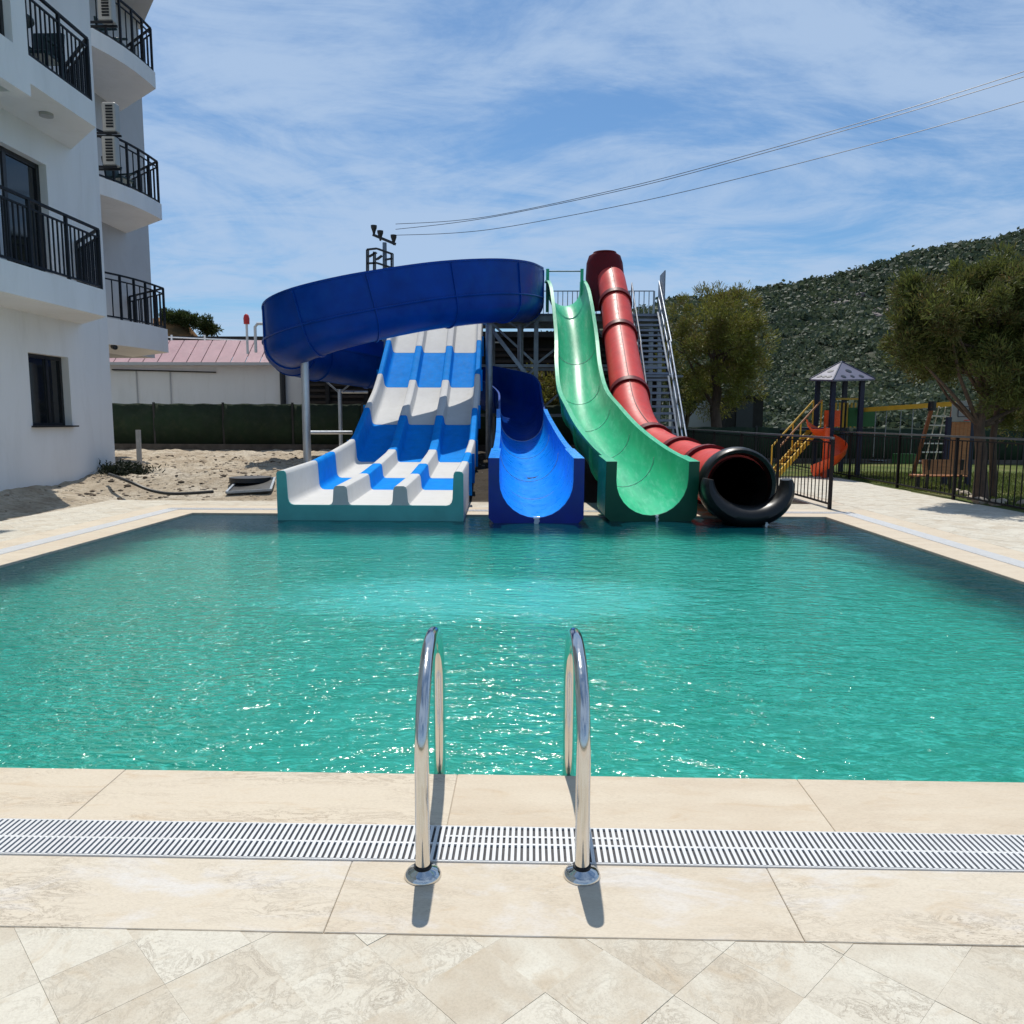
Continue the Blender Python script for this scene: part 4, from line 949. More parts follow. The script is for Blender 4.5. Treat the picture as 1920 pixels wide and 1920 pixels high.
# orange mound
def hillz_m(x, y):
    t = max(0, 1-((x+19.5)/9.0)**2); return 4.0*t+(y-52)*0.10*t*3+0.5*noise.noise(Vector((x*.5, y*.5, 1)))-0.3
def mound(x0, x1, y0, y1, st, f, name, mat): return grid(x0, x1, y0, y1, st, f, name, mat)
MR = atY(350, 596, 60)
mound(-40, -14, 48, 72, 0.6, lambda x, y: (MR.z+0.6)*math.exp(-((x-MR.x+2.0)/7.0)**2-((y-60)/6)**2)+0.5*noise.noise(Vector((x*.5, y*.5, 1)))-.4, 'earth_mound', 'orange_earth')
# ------------------------------------------------------------------ foliage builders
def leafcloud(n, fn, size, aspect=3.0, seed=1, up=0.3):
    """n small leaf blades; fn(rng)-> (centre, outward dir)"""
    rng = np.random.default_rng(seed); C, D = fn(rng, n); n = len(C)
    rnd = rng.normal(size=(n, 3)); D = D*0.9+rnd*0.55; D[:, 2] += up; D /= np.linalg.norm(D, axis=1)[:, None]
    S = np.cross(D, rng.normal(size=(n, 3))); S /= np.linalg.norm(S, axis=1)[:, None]
    sz = size*(0.6+0.8*rng.random(n))[:, None]
    a0 = C-S*sz/aspect/2; a1 = C+S*sz/aspect/2; a2 = C+D*sz+S*sz*0.08; a3 = C+D*sz*0.9-S*sz*0.08
    V = np.stack([a0, a1, a2, a3], 1).reshape(-1, 3); return V
def mesh_from_quads(V, name, mat):
    n = len(V)//4; me = bpy.data.meshes.new(name); me.vertices.add(len(V)); me.vertices.foreach_set('co', V.astype(np.float32).ravel())
    me.loops.add(n*4); me.loops.foreach_set('vertex_index', np.arange(n*4, dtype=np.int32)); me.polygons.add(n)
    me.polygons.foreach_set('loop_start', np.arange(0, n*4, 4, dtype=np.int32)); me.update(); me.validate(); me.materials.append(MATS[mat]); return me
def crown_fn(center, rad, nclump, crad, seed, shell=0.55, flat=1.0, jag=0.18):
    rng = np.random.default_rng(seed); u = rng.normal(size=(nclump, 3)); u /= np.linalg.norm(u, axis=1)[:, None]
    r = shell+(1-shell)*rng.random(nclump)**0.6; r *= 1+rng.normal(size=nclump)*jag*0.5
    cc = np.array(center)+u*r[:, None]*np.array(rad); cr__ = crad*(0.6+0.9*rng.random(nclump))
    def fn(rg, n):
        idx = rg.integers(0, nclump, n); v = rg.normal(size=(n, 3)); v /= np.linalg.norm(v, axis=1)[:, None]
        rr = rg.random(n)**0.45; off = v*(rr*cr__[idx])[:, None]; off[:, 2] *= flat
        C = cc[idx]+off; D = v*0.7+(C-np.array(center))/np.array(rad)*0.6; return C, D
    return fn
def limbs(base, top, r0, targets, n_=9, seed=0, mat='bark', bend=0.1):
    rg = random.Random(seed); base = Vector(base); top = Vector(top); m_ = MB(); pts = []
    for k in range(n_):
        t = k/(n_-1); pts.append(base.lerp(top, t)+Vector((rg.uniform(-1, 1), rg.uniform(-1, 1), 0))*bend*math.sin(math.pi*t))
    m_.tube(pts, [r0*(1.25 if k == 0 else 1)*(1-0.6*k/(n_-1)) for k in range(n_)], 10)
    br = MB()
    for tg in targets:
        t = rg.uniform(0.45, 0.95); i = min(n_-2, int(t*(n_-1))); s_ = pts[i]; tg = Vector(tg); mid_ = s_.lerp(tg, .5)+Vector((rg.uniform(-.1, .1), rg.uniform(-.1, .1), -0.05*(tg-s_).length))
        rr = r0*(1-0.6*t)*0.5; br.tube([s_, mid_, tg], [rr, rr*.7, rr*.25], 6)
    return m_, br
def tree(name, label, base, height, ctr, rad, n, nclump, crad, leaf, mat, r0, seed, shell=.5, cat='tree', group=None, nl=14, flat=0.9, top=None, aspect=5.0):
    t = thing(name, label, cat, base, group); rg = random.Random(seed); tg = []
    for k in range(nl):
        a_ = rg.uniform(0, 2*math.pi); e = rg.uniform(-0.7, 0.9); q = rg.uniform(.5, .85); tg.append((ctr[0]+rad[0]*q*math.cos(a_)*math.cos(e), ctr[1]+rad[1]*q*math.sin(a_)*math.cos(e), ctr[2]+rad[2]*q*math.sin(e)))
    tr_, br = limbs(base, top or (ctr[0], ctr[1], ctr[2]+rad[2]*.35), r0, tg, seed=seed, bend=r0*0.6)
    tr_.build('trunk', 'bark', t, True); br.build('branches', 'bark', t, True)
    V = leafcloud(n, crown_fn(ctr, rad, nclump, crad, seed, shell, flat), leaf, aspect, seed)
    link('crown', mesh_from_quads(V, 'crown', mat), t)
    return t
def ctrY(px, py, Y): return tuple(atY(px, py, Y))
# umbrella pine in the middle right
c1 = ctrY(1345, 652, 30); tree('pine_tree', 'round olive green pine behind the stairs, with a full egg shaped crown', (c1[0]+0.1, 30, -0.1), 7, c1, (1.95, 1.9, 2.35), 38000, 150, 0.36, 0.12, 'pine_olive', 0.24, 11, shell=0.35, top=(c1[0], 30, c1[2]+1.0), aspect=6)
c2 = ctrY(1290, 728, 35); tree('small_tree', 'small dark tree just left of the round pine, partly hidden by its crown', (c2[0], 35, -0.1), 5, c2, (1.0, 1.1, 0.9), 6000, 40, 0.4, 0.14, 'shrub_leaf', 0.12, 12, shell=.3)
# near pine at the right edge: several lobes
tb = gr(1838, 940); t = thing('pine_tree', 'large pine with loose spreading crown at the right edge beside the playground', 'tree', tb)
lob = [((1872, 560), 0.98, 0.0), ((1775, 585), .70, -.2), ((1725, 610), .55, .1), ((1840, 640), .8, .3), ((1920, 640), .9, .2), ((1830, 545), .50, .2), ((1725, 545), .42, .3), ((1895, 700), .75, -.3), ((1775, 665), .50, .3), ((1735, 680), .36, .5), ((1900, 770), .55, .8), ((1960, 560), .95, .2), ((2000, 690), .8, .3), ((1700, 650), .38, .0), ((1880, 535), .42, 0.1)]
Vs = []; tgs = []
for i, ((px_, py_), rr, dy) in enumerate(lob):
    c = atY(px_, py_, 14.3+dy); tgs.append(tuple(c)); Vs.append(leafcloud(int(7800*rr), crown_fn(tuple(c), (rr, rr, rr*.8), int(36*rr)+10, 0.17, 30+i, .35, 1.0, .3), 0.085, 6, 50+i, up=.5))
trk, brs = limbs(tb, atY(1845, 560, 14.4), 0.115, tgs+tgs, seed=5, bend=.06); trk.build('trunk', 'bark', t, True); brs.build('branches', 'bark', t, True)
link('crown', mesh_from_quads(np.concatenate(Vs), 'crown', 'pine_green'), t)
m_ = MB(); b2 = gr(1862, 935); m_.tube([b2, atY(1862, 820, 14.6), atY(1880, 700, 14.6)], [.07, .06, .03], 10); m_.build('second_trunk', 'bark', t, True)
# stones round the pine
for i, (px_, py_, s__) in enumerate(((1795, 930, .12), (1808, 938, .1), (1822, 944, .13), (1850, 947, .12), (1862, 944, .09), (1905, 948, .12), (1780, 924, .09))):
    p = gr(px_, py_); m = bmesh.new(); bmesh.ops.create_icosphere(m, subdivisions=2, radius=s__)
    for v in m.verts: v.co *= 1+0.35*noise.noise(v.co*9+Vector((i*3, 0, 0))); v.co.z *= .6
    me = bpy.data.meshes.new('stone'); m.to_mesh(me); m.free(); me.materials.append(MATS['rock'])
    o = link('stone', me, None, (p.x+0.15, p.y, 0.04)); tag(o, ['pale grey stone second from the left at the foot of the near pine', 'small grey stone third from the left at the foot of the near pine', 'largest grey stone touching the left side of the near pine trunk', 'grey stone just in front of the trunk foot of the near pine', 'smallest grey stone behind the second trunk of the near pine', 'lone grey stone lying off to the right of the near pine trunk', 'small grey stone at the left end of the ring round the near pine'][i], 'stone', 'stones round the foot of the pine')

# ------------------------------------------------------------------ hill
ridge = [(1000, 640), (1180, 596), (1235, 578), (1290, 570), (1400, 557), (1500, 541), (1600, 516), (1700, 484), (1800, 471), (1860, 458), (1920, 446), (2050, 425), (2300, 400), (2700, 380)]
def ridge_at(px_):
    for (a0, b0), (a1, b1) in zip(ridge[:-1], ridge[1:]):
        if px_ <= a1: return b0+(b1-b0)*(px_-a0)/(a1-a0) if px_ > a0 else b0
    return ridge[-1][1]
HY0, HY1 = 62.0, 300.0
def hillz(x, y):
    px_ = 996+1450*x/y      # bearing of this column of the slope
    top = CAMH+(787-ridge_at(px_))*HY1/1450*1.0
    t = min(1.0, max(0.0, (y-HY0)/(HY1-HY0)))
    prof = (0.10*t+0.90*t**1.25)
    n_ = 4.5*noise.fractal(Vector((x*.018, y*.018, 0)), 1.0, 2.0, 5)*math.sin(math.pi*min(1, t*1.02))+0.4*noise.noise(Vector((x*.15, y*.15, 2)))
    z = -0.25 + (top+0.25)*prof + n_
    lim = CAMH+(787-ridge_at(px_))*y/1450
    return min(z, lim) if t < 1 else top-(y-HY1)*.2
mb = MB(); cols_ = 150; rows_ = 110; 
for j in range(rows_+1):
    y = HY0+(HY1+30-HY0)*(j/rows_)**1.3
    for i in range(cols_+1):
        pxx = 950+(2900-950)*i/cols_; x = (pxx-996)/1450*y; mb.v.append((x, y, hillz(x, y)))
mb.f = [(j*(cols_+1)+i, j*(cols_+1)+i+1, (j+1)*(cols_+1)+i+1, (j+1)*(cols_+1)+i) for j in range(rows_) for i in range(cols_)]
struct('hill', mb, 'hill_scrub_ground', True)
# scrub on the hill: thousands of bushes, one mass
rng = np.random.default_rng(5); Vs = []
cand = 0; B = 9600
yy = HY0+(HY1-HY0)*rng.random(B)**1.15; pp = 1000+(2080-1000)*rng.random(B)
base_leaf = None
for y, pxx in zip(yy, pp):
    x = (pxx-996)/1450*y
    dn = noise.noise(Vector((x*.03, y*.03, 7)))
    if dn < -0.75: continue
    z = hillz(x, y); s_ = (0.5+1.0*rng.random()**1.5)*(0.6+y/190); k = 84 if y < 140 else 48
    u = rng.normal(size=(k, 3)); u /= np.linalg.norm(u, axis=1)[:, None]; u[:, 2] = np.abs(u[:, 2])
    C = np.array((x, y, z-.05*s_))+u*np.array((s_, s_, s_*.8))*(0.35+.65*rng.random((k, 1))**.5)*(1+.25*rng.normal(size=(k, 1)))
    N = u+rng.normal(size=(k, 3))*.8; N /= np.linalg.norm(N, axis=1)[:, None]
    S = np.cross(N, rng.normal(size=(k, 3))); S /= np.linalg.norm(S, axis=1)[:, None]; T = np.cross(N, S); q = s_*(.17 if y < 140 else .24)*(.6+.8*rng.random((k, 1)))
    Vs.append(np.stack([C-S*q-T*q*.3, C+S*q*.4-T*q*.9, C+S*q*.8+T*q*.4, C-S*q*.2+T*q], 1).reshape(-1, 3))
V = np.concatenate(Vs); o = link('hill_scrub', mesh_from_quads(V, 'hill_scrub', 'scrub_leaf')); tag(o, 'dark green scrub and low bushes covering the hillside', 'scrub', kind='stuff')
mb = MB()
def ico(seed):
    m = bmesh.new(); bmesh.ops.create_icosphere(m, subdivisions=1, radius=1)
    for v in m.verts: v.co *= 1+.4*noise.noise(v.co*2+Vector((seed, 0, 0))); v.co.z *= .7
    r_ = ([tuple(v.co) for v in m.verts], [tuple(v.index for v in f.verts) for f in m.faces]); m.free(); return r_
icos = [ico(q) for q in range(4)]; rk = random.Random(9)
for pc, yc, sp, sy, n_ in ((1640, 185, 20, 9, 120), (1570, 240, 40, 9, 50), (1480, 110, 80, 25, 20)):
    for k in range(n_):
        y = rk.gauss(yc, sy)
        if not 64 < y < 290: continue
        x = (rk.gauss(pc, sp)-996)/1450*y; z = hillz(x, y); q = rk.uniform(.4, 1.5)*y/190; vs, fs = rk.choice(icos); mb.add([(x+q*v[0], y+q*v[1], z+q*.9*v[2]+.15*q) for v in vs], fs)
tag(mb.build('hill_rocks', 'outcrop', None), 'pale pinkish rocks breaking through the scrub on the hillside', 'rocks', kind='stuff')
# bushes on the orange mound
for i, (px_, py_, s__) in enumerate(((318, 592, .55), (336, 592, .6), (355, 597, .65), (376, 604, .8), (392, 612, .5))):
    c = atY(px_, py_+3, 59); V = leafcloud(1600, crown_fn(tuple(c), (s__*1.3, s__, s__*.6), 18, .3, 80+i, .2), .2, 3, 90+i)
    o = link('bush', mesh_from_quads(V, 'bush', 'shrub_leaf')); o.location = (0, 0, 0)
    tag(o, ['low dark bush nearest the balcony on the orange earth mound', 'second bush from the balcony on the orange earth mound', 'middle bush on the crest of the orange earth mound', 'large ragged bush at the right of the orange mound crest', 'small bush at the right foot of the orange mound'][i], 'bush', 'bushes on the orange mound')

# ------------------------------------------------------------------ dark timber hall behind the tower
hall = thing('timber_hall', 'dark slatted timber building in shade behind the slide tower', 'building', (0, 31, 0))
h1 = atY(566, 628, 32.0); h2 = atY(1245, 628, 32.0)
MB().prism([(h1.x, 32.2), (h2.x, 32.2), (h2.x, 39), (h1.x, 39)], 0, h1.z-0.15).build('wall', 'dark_timber', hall)
k = 0; z = 1.9
sm_ = MB().box((0, 0, 0), (h2.x-h1.x, 0.08, 0.10)).mesh('wall_slat', 'brown_timber')
while z < h1.z-0.4:
    link('wall_slat', sm_, hall, ((h1.x+h2.x)/2, 32.13, z)); z += 0.24
m_ = MB(); m_.box(((h1.x+h2.x)/2, 35.2, h1.z-0.02), (h2.x-h1.x+0.8, 7.4, 0.22)); m_.build('roof', 'dark_timber', hall)
for i in range(9):
    x = h1.x+1+(h2.x-h1.x-2)*i/8; MB().box((x, 32.0, h1.z/2), (0.16, 0.16, h1.z-.3)).build('post', 'dark_timber', hall)
q = atY(929, 642, 31.9); MB().box(q, (0.62, 0.05, 0.06)).build('white_sign_strip', 'slat_white', hall)
# beacon and white mast things on the hall roof
bq = atY(462, 596, 31.0); t = thing('signal_lamp', 'small red lamp on a white post left of the blue spiral slide', 'lamp', (bq.x, 31, bq.z-1.0))
MB().tube([(bq.x, 31, bq.z-0.24), (bq.x, 31, bq.z-.02), (bq.x, 31, bq.z+.1), (bq.x, 31, bq.z+.16)], [.11, .12, .09, .02], 10).build('lamp_head', 'signal_red', t, True)
MB().tube([(bq.x, 31, bq.z-1.4), (bq.x, 31, bq.z-.22)], 0.05, 8).build('post', 'slat_white', t, True)
bq2 = atY(478, 608, 31.0); t = thing('vent_pipe', 'bent white vent pipe beside the red lamp', 'pipe', bq2)
MB().tube([bq2+Vector((0, 0, -1.1)), bq2+Vector((0, 0, -.1)), bq2+Vector((.1, 0, .02)), bq2+Vector((.35, 0, .02))], .06, 8).build('pipe', 'slat_white', t, True)
# shrubs by the hall, behind the chutes
for i, (px_, py_, Y_, s__, lb) in enumerate(((1032, 735, 29.5, .9, 'olive shrub behind the tower between the blue chute and the green slide'), (1085, 745, 29.8, .6, 'low shrub behind the tower hidden by the green slide'))):
    c = atY(px_, py_, Y_); V = leafcloud(2500, crown_fn(tuple(c), (s__, .6, s__*1.1), 22, .35, 180+i, .2), .16, 3, 190+i); o = link('shrub', mesh_from_quads(V, 'shrub', 'pine_olive')); tag(o, lb, 'shrub')
# white hut and dark shed behind the round pine
t = thing('white_hut', 'small pale grey wall of a hut seen under the round pine', 'building', (8, 40, 0))
a0 = atY(1275, 732, 40); a1 = atY(1345, 732, 40); MB().prism([(a0.x, 40), (a1.x, 40), (a1.x, 43), (a0.x, 43)], -.2, a0.z).build('wall', 'grey_plaster', t)
MB().box(((a0.x+a1.x)/2, 41.5, a0.z+.06), (a1.x-a0.x+.4, 3.4, .12)).build('roof', 'dark_timber', t)
t = thing('dark_shed', 'dark flat roofed shed right of the round pine trunk', 'shed', (11, 38, 0))
a0 = atY(1362, 742, 38); a1 = atY(1432, 742, 38); MB().prism([(a0.x, 38), (a1.x, 38), (a1.x, 41), (a0.x, 41)], -.2, a0.z-.1).build('wall', 'dark_timber', t)
MB().box(((a0.x+a1.x)/2, 39.5, a0.z-.03), (a1.x-a0.x+.3, 3.4, .12)).build('roof', 'dark_timber', t)
MB().box(((a0.x+a1.x)/2, 37.97, a0.z*.5), (.8, .05, a0.z*.8)).build('door', 'dark_frame', t)

# ------------------------------------------------------------------ light mast and cables
MY = 46.0; mt = atY(721, 455, MY)
mast = thing('floodlight_mast', 'tall pole with three dark floodlights and a caged work platform behind the blue slide', 'floodlight mast', (mt.x, MY, 0))
MB().tube([(mt.x, MY, 0), (mt.x, MY, mt.z)], [.22, .12], 12).build('pole', 'stair_steel', mast, True)
MB().beam(atY(699, 440, MY), atY(742, 458, MY), .14).build('cross_arm', 'dark_frame', mast)
for px_, py_ in ((701, 428), (713, 438), (738, 446)):
    c = atY(px_, py_, MY); MB().tube([c+Vector((0, 0, .16)), c+Vector((0, 0, .02)), c+Vector((0, 0, -.2)), c+Vector((0, 0, -.4))], [.18, .17, .09, .05], 10).build('floodlight', 'dark_frame', mast, True)
for a_, b_ in (((688, 468), (706, 466)), ((706, 466), (734, 476)), ((688, 468), (688, 512)), ((701, 472), (701, 512)), ((734, 476), (734, 508)), ((688, 494), (706, 493)), ((706, 493), (734, 502)), ((690, 482), (704, 474)), ((705, 487), (716, 479)), ((722, 487), (734, 485))):
    MB().beam(atY(*a_, MY-.3), atY(*b_, MY-.3), .10).build('cage_bar', 'dark_frame', mast)
    MB().beam(atY(*a_, MY+.5)+Vector((.1, 0, 0)), atY(*b_, MY+.5)+Vector((.1, 0, 0)), .06).build('cage_bar', 'dark_frame', mast)
def cable(pxs, Y0, Y1, label):
    n_ = len(pxs); pts = []
    for i, (px_, py_) in enumerate(pxs):
        # even spacing in the horizontal plane between the two ends
        e0 = atY(*pxs[0], Y0); e1 = atY(*pxs[-1], Y1); d = ray(px_, py_); dx, dy = e1.x-e0.x, e1.y-e0.y
        den = d.x*dy-d.y*dx; t_ = (e0.x*dy-e0.y*dx)/den; pts.append(Vector((d.x*t_, d.y*t_, CAMH+d.z*t_)))
    pts = catmull(pts, 5); m_ = MB(); m_.tube(pts, [0.006+0.00022*p.y for p in pts], 5); o = m_.build('overhead_cable', 'dark_frame', None, True)
    tag(o, label, 'cable', 'overhead cables')
cable([(742, 420), (850, 414), (960, 398), (1200, 345), (1440, 280), (1700, 204), (1920, 134), (2100, 74)], 46, 22, 'thin overhead cable across the sky, the uppermost of three')
cable([(742, 430), (850, 418), (960, 400), (1200, 349), (1440, 285), (1700, 211), (1920, 144), (2100, 86)], 46, 22, 'thin overhead cable running just under the topmost one')
cable([(742, 441), (850, 437), (960, 424), (1200, 378), (1440, 321), (1700, 253), (1920, 190), (2100, 136)], 46, 22, 'thin overhead cable set apart as the lowest of three')

# ------------------------------------------------------------------ metal fences on the right
def bar_fence(pts, label, h=1.13, step=0.175, postev=2.8):
    t = thing('metal_fence', label, 'fence', (*pts[0], 0))
    bar = MB().box((0, 0, (h-.12)/2+.10), (.014, .014, h-.12)).mesh('fence_bar', 'fence_metal'); pm = MB().box((0, 0, (h+.02)/2), (.05, .05, h+.02)).mesh('fence_post', 'fence_metal')
    for (x0, y0), (x1, y1) in zip(pts[:-1], pts[1:]):
        p, q = Vector((x0, y0, 0)), Vector((x1, y1, 0)); Ln = (q-p).length; n_ = int(Ln/step); pe = round(postev/step)
        MB().beam(p+Vector((0, 0, h+.04)), q+Vector((0, 0, h+.04)), .045, .035).build('top_rail', 'rail_metal', t)
        MB().beam(p+Vector((0, 0, .09)), q+Vector((0, 0, .09)), .03, .03).build('bottom_rail', 'fence_metal', t)
        MB().beam(p+Vector((0, 0, h-.03)), q+Vector((0, 0, h-.03)), .022, .022).build('upper_rail', 'fence_metal', t)
        for k in range(n_+1):
            pos = p+(q-p)*k/n_; link('fence_post' if k % pe == 0 or k == n_ else 'fence_bar', pm if k % pe == 0 or k == n_ else bar, t, pos)
bar_fence([(4.93, 12.8), (5.02, 25.0)], 'black metal bar fence running back from the pool corner beside the red tube slide')
bar_fence([(7.62, 9.2), (7.98, 17.0), (8.12, 25.5)], 'black metal bar fence between the cream paving and the playground lawn', postev=2.6)

# ------------------------------------------------------------------ playground
def P(px_, py_, Y_): return atY(px_, py_, Y_)
PY = 20.6
play = thing('play_tower', 'playground tower with grey dotted pyramid roof, yellow steps and an orange slide', 'play tower', (8.3, PY, 0))
for px_, yo in ((1534, 1.0), (1563, -.35), (1585, 1.2), (1617, -.1)):
    b = P(px_, 710, PY+yo); MB().beam((b.x, b.y, 0), (b.x, b.y, b.z), .11).build('post', 'play_navy', play)
apex = P(1578, 678, PY+.4); eave = [P(1518, 711, PY-.1), P(1562, 712, PY-.75), P(1641, 710, PY-.2), P(1630, 706, PY+1.0), P(1585, 705, PY+1.5), P(1535, 706, PY+1.1)]
for i in range(6):
    a_, b_ = eave[i], eave[(i+1) % 6]; m_ = MB(); th = Vector((0, 0, -.04)); m_.add([a_, b_, apex, a_+th, b_+th, apex+th], [(0, 1, 2), (5, 4, 3), (0, 3, 4, 1), (1, 4, 5, 2), (2, 5, 3, 0)]); o = m_.build('roof_panel', 'play_roof', play)
    nrm = (b_-a_).cross(apex-a_).normalized()
    if nrm.z < 0: nrm = -nrm
    for u_, v_, s__ in ((.5, .45, .085), (.25, .15, .07), (.75, .15, .07), (.5, .15, .06)):
        c = a_.lerp(b_, u_).lerp(apex, v_)+nrm*.006; e1_ = (b_-a_).normalized(); e2_ = nrm.cross(e1_); rg_ = [c+e1_*s__*math.cos(k*math.pi/5)+e2_*s__*math.sin(k*math.pi/5) for k in range(10)]
        m_ = MB(); m_.add(rg_+[v+nrm*.004 for v in rg_], [tuple(range(10, 20))]+[(k, (k+1) % 10, 10+(k+1) % 10, 10+k) for k in range(10)]); m_.build('roof_hole', 'dark_frame', play)
for i in range(6): MB().tube([eave[i], apex], .022, 6).build('roof_rib', 'play_navy', play, True)
pz = P(1570, 802, PY).z; m_ = MB(); m_.prism([(P(1534, 0, PY+1).x, PY+1), (P(1563, 0, PY-.35).x, PY-.35), (P(1617, 0, PY-.1).x, PY-.1), (P(1585, 0, PY+1.2).x, PY+1.2)], pz-.06, pz); m_.build('platform', 'play_navy', play)
a0, b0 = P(1543, 782, PY), P(1572, 782, PY); m_ = MB(); m_.box(((a0.x+b0.x)/2, PY-.1, pz+.24), (b0.x-a0.x, .05, .42)); m_.build('side_panel', 'play_orange', play)
a0, b0 = P(1590, 785, PY+.3), P(1640, 785, PY+.3); m_ = MB(); m_.box(((a0.x+b0.x)/2, PY+.3, pz+.28), (b0.x-a0.x, .05, .5)); m_.build('side_panel', 'play_green', play)
a0, b0 = P(1568, 755, PY+1.1), P(1612, 755, PY+1.1)
for k in range(7): x = a0.x+(b0.x-a0.x)*k/6; MB().beam((x, PY+1.1, pz), (x, PY+1.1, a0.z), .035).build('guard_bar', 'play_yellow', play)
MB().beam(P(1568, 748, PY+1.1), P(1612, 748, PY+1.1), .05).build('guard_rail', 'play_yellow', play)
s0, s1 = P(1452, 888, PY-.3), P(1530, 815, PY+.3); s0.z = .06; s1.z = pz
for dy in (-.3, .3):
    o_ = Vector((0, dy, 0)); MB().beam(s0+o_, s1+o_, .04, .12).build('stair_stringer', 'play_yellow', play)
    MB().tube([s0+o_+Vector((0, 0, .72)), s1+o_+Vector((0, 0, .72))], .022, 6).build('stair_rail', 'play_yellow' if dy > 0 else 'wood_orange', play, True)
    for k in (0, .5, 1): q_ = s0.lerp(s1, k)+o_; MB().beam(q_, q_+Vector((0, 0, .72)), .03).build('rail_post', 'play_yellow', play)
for k in range(7): q_ = s0.lerp(s1, (k+.5)/7); MB().box(q_, (.2, .6, .03)).build('stair_tread', 'play_yellow', play)
# short twisting orange slide
m_ = MB(); rings = []; cst = P(1545, 850, PY-.6)
for k in range(22):
    t_ = k/21; an_ = R(150)-R(300)*t_; rr = .25; c = Vector((cst.x+.06+rr*math.cos(an_), PY-.55+rr*math.sin(an_)*.9, pz*.98*(1-t_)+.08*t_)); rad = Vector((math.cos(an_), math.sin(an_)*.9, 0)).normalized()
    rings.append([c-rad*.19+Vector((0, 0, .12)), c-rad*.16, c+rad*.12, c+rad*.21+Vector((0, 0, .10)), c+rad*.24+Vector((0, 0, .24)), c+rad*.27+Vector((0, 0, .24)), c+rad*.24+Vector((0, 0, .08)), c+rad*.14-Vector((0, 0, .04)), c-rad*.18-Vector((0, 0, .04)), c-rad*.22+Vector((0, 0, .12))])
m_.loft(rings); m_.build('slide', 'play_orange', play, True); MB().tube([(cst.x+.06, PY-.55, 0), (cst.x+.06, PY-.55, pz)], .08, 8).build('slide_column', 'play_orange', play, True)
# swing set with yellow beam
sw = thing('swing_set', 'yellow top beam swing frame joining the play tower to the rope ladder frame', 'swing', (10, 20, 0))
b0, b1 = P(1612, 769, PY+.2), P(1792, 757, 18.6); MB().beam(b0, b1, .11).build('top_beam', 'play_yellow', sw)
def onbeam(px_):
    for k in range(200):
        q_ = b0.lerp(b1, k/199); v = q_-Vector((0, 0, CAMH)); 
        if 960+FPX*v.dot(CR)/v.dot(FW) >= px_: return q_
    return b1
bt = (b1-b0).normalized()
for (pa, pb, seatm, lab_) in ((1642, 1662, 'dark_frame', 'flat_seat'), (1690, 1712, 'play_green', 'bucket_seat')):
    qa, qb = onbeam(pa), onbeam(pb); zs = .42
    for q_ in (qa, qb): MB().tube([q_, (q_.x, q_.y, zs+.1)], .012, 5).build('swing_rope', 'rail_metal', sw, True)
    c = (qa+qb)/2; c.z = zs; m_ = MB()
    if lab_ == 'flat_seat': m_.box(c, ((qb-qa).length+.1, .2, .04), rz=math.atan2(bt.y, bt.x))
    else:
        for dy in (-.14, .14): m_.box(c+Vector((0, dy, .1)), ((qb-qa).length+.12, .03, .24))
        for dx in (-1, 1): m_.box(c+Vector((dx*((qb-qa).length/2+.04), 0, .1)), (.03, .25, .24))
        m_.box(c+Vector((0, 0, -.01)), ((qb-qa).length+.1, .25, .03))
    m_.build(lab_, seatm, sw)
# rope ladder frame
rlf = thing('rope_ladder', 'leaning brown frame with white rope net rungs at the end of the swing beam', 'climbing frame', (11, 18.6, 0))
tl, tr2, bl_, br2 = P(1748, 762, 18.6), P(1786, 764, 18.6), gr(1709, 899), gr(1768, 896)
MB().beam(bl_, tl, .07).build('side_rail', 'wood_red', rlf); MB().beam(br2, tr2, .06).build('side_rail', 'wood_red', rlf)
MB().tube([tl+Vector((.02, .05, .12)), tl+Vector((.02, .05, -.1))], .09, 10).build('post_cap', 'dark_frame', rlf, True)
for k in range(1, 7):
    t_ = k/7; MB().tube([tl.lerp(bl_, t_*.86), tr2.lerp(br2, t_*.86)], .018, 6).build('rope_rung', 'rope_white', rlf, True)
for f_ in (.33, .66): MB().tube([tl.lerp(tr2, f_), bl_.lerp(br2, f_)+Vector((0, 0, .2))], .014, 6).build('rope', 'rope_white', rlf, True)
# basketball board panel
bb = thing('basketball_hoop', 'grey backboard with a red hoop on a brown board panel beside the rope ladder', 'basketball hoop', P(1805, 860, 17.6))
c = P(1804, 771, 17.6); m_ = MB(); w_, h_ = .44, .46
m_.prism([(c.x-w_/2, 17.6), (c.x+w_/2, 17.6), (c.x+w_/2, 17.63), (c.x-w_/2, 17.63)], c.z-h_/2, c.z+h_/2*.8); m_.box((c.x, 17.615, c.z+h_*.45), (w_*.6, .028, .05)); m_.build('backboard', 'ac_white', bb)
m_ = MB()
for (dx, dz, sx, sz) in ((0, .1, .24, .015), (0, -.12, .24, .015), (-.12, -.01, .015, .22), (.12, -.01, .015, .22)): m_.box((c.x+.03+dx, 17.592, c.z+dz), (sx, .012, sz))
m_.build('target_square', 'play_navy', bb)
m_ = MB(); m_.tube([Vector((c.x+.1+.1*math.cos(k*math.pi/8), 17.46+.1*math.sin(k*math.pi/8), c.z-.2)) for k in range(17)], .012, 6); m_.build('hoop', 'signal_red', bb, True)
z1_ = c.z-h_/2; n_ = 5
for k in range(n_): x = c.x-.16+.36*k/(n_-1); MB().box((x, 17.62, z1_/2+.2), (.082, .04, z1_-.42)).build('board', 'wood_orange', bb)
MB().beam((c.x-.26, 17.64, 0), (c.x-.26, 17.64, z1_+.1), .09).build('post', 'play_navy', bb); MB().beam((c.x+.26, 17.64, 0), (c.x+.26, 17.64, z1_+.1), .09).build('post', 'play_navy', bb)
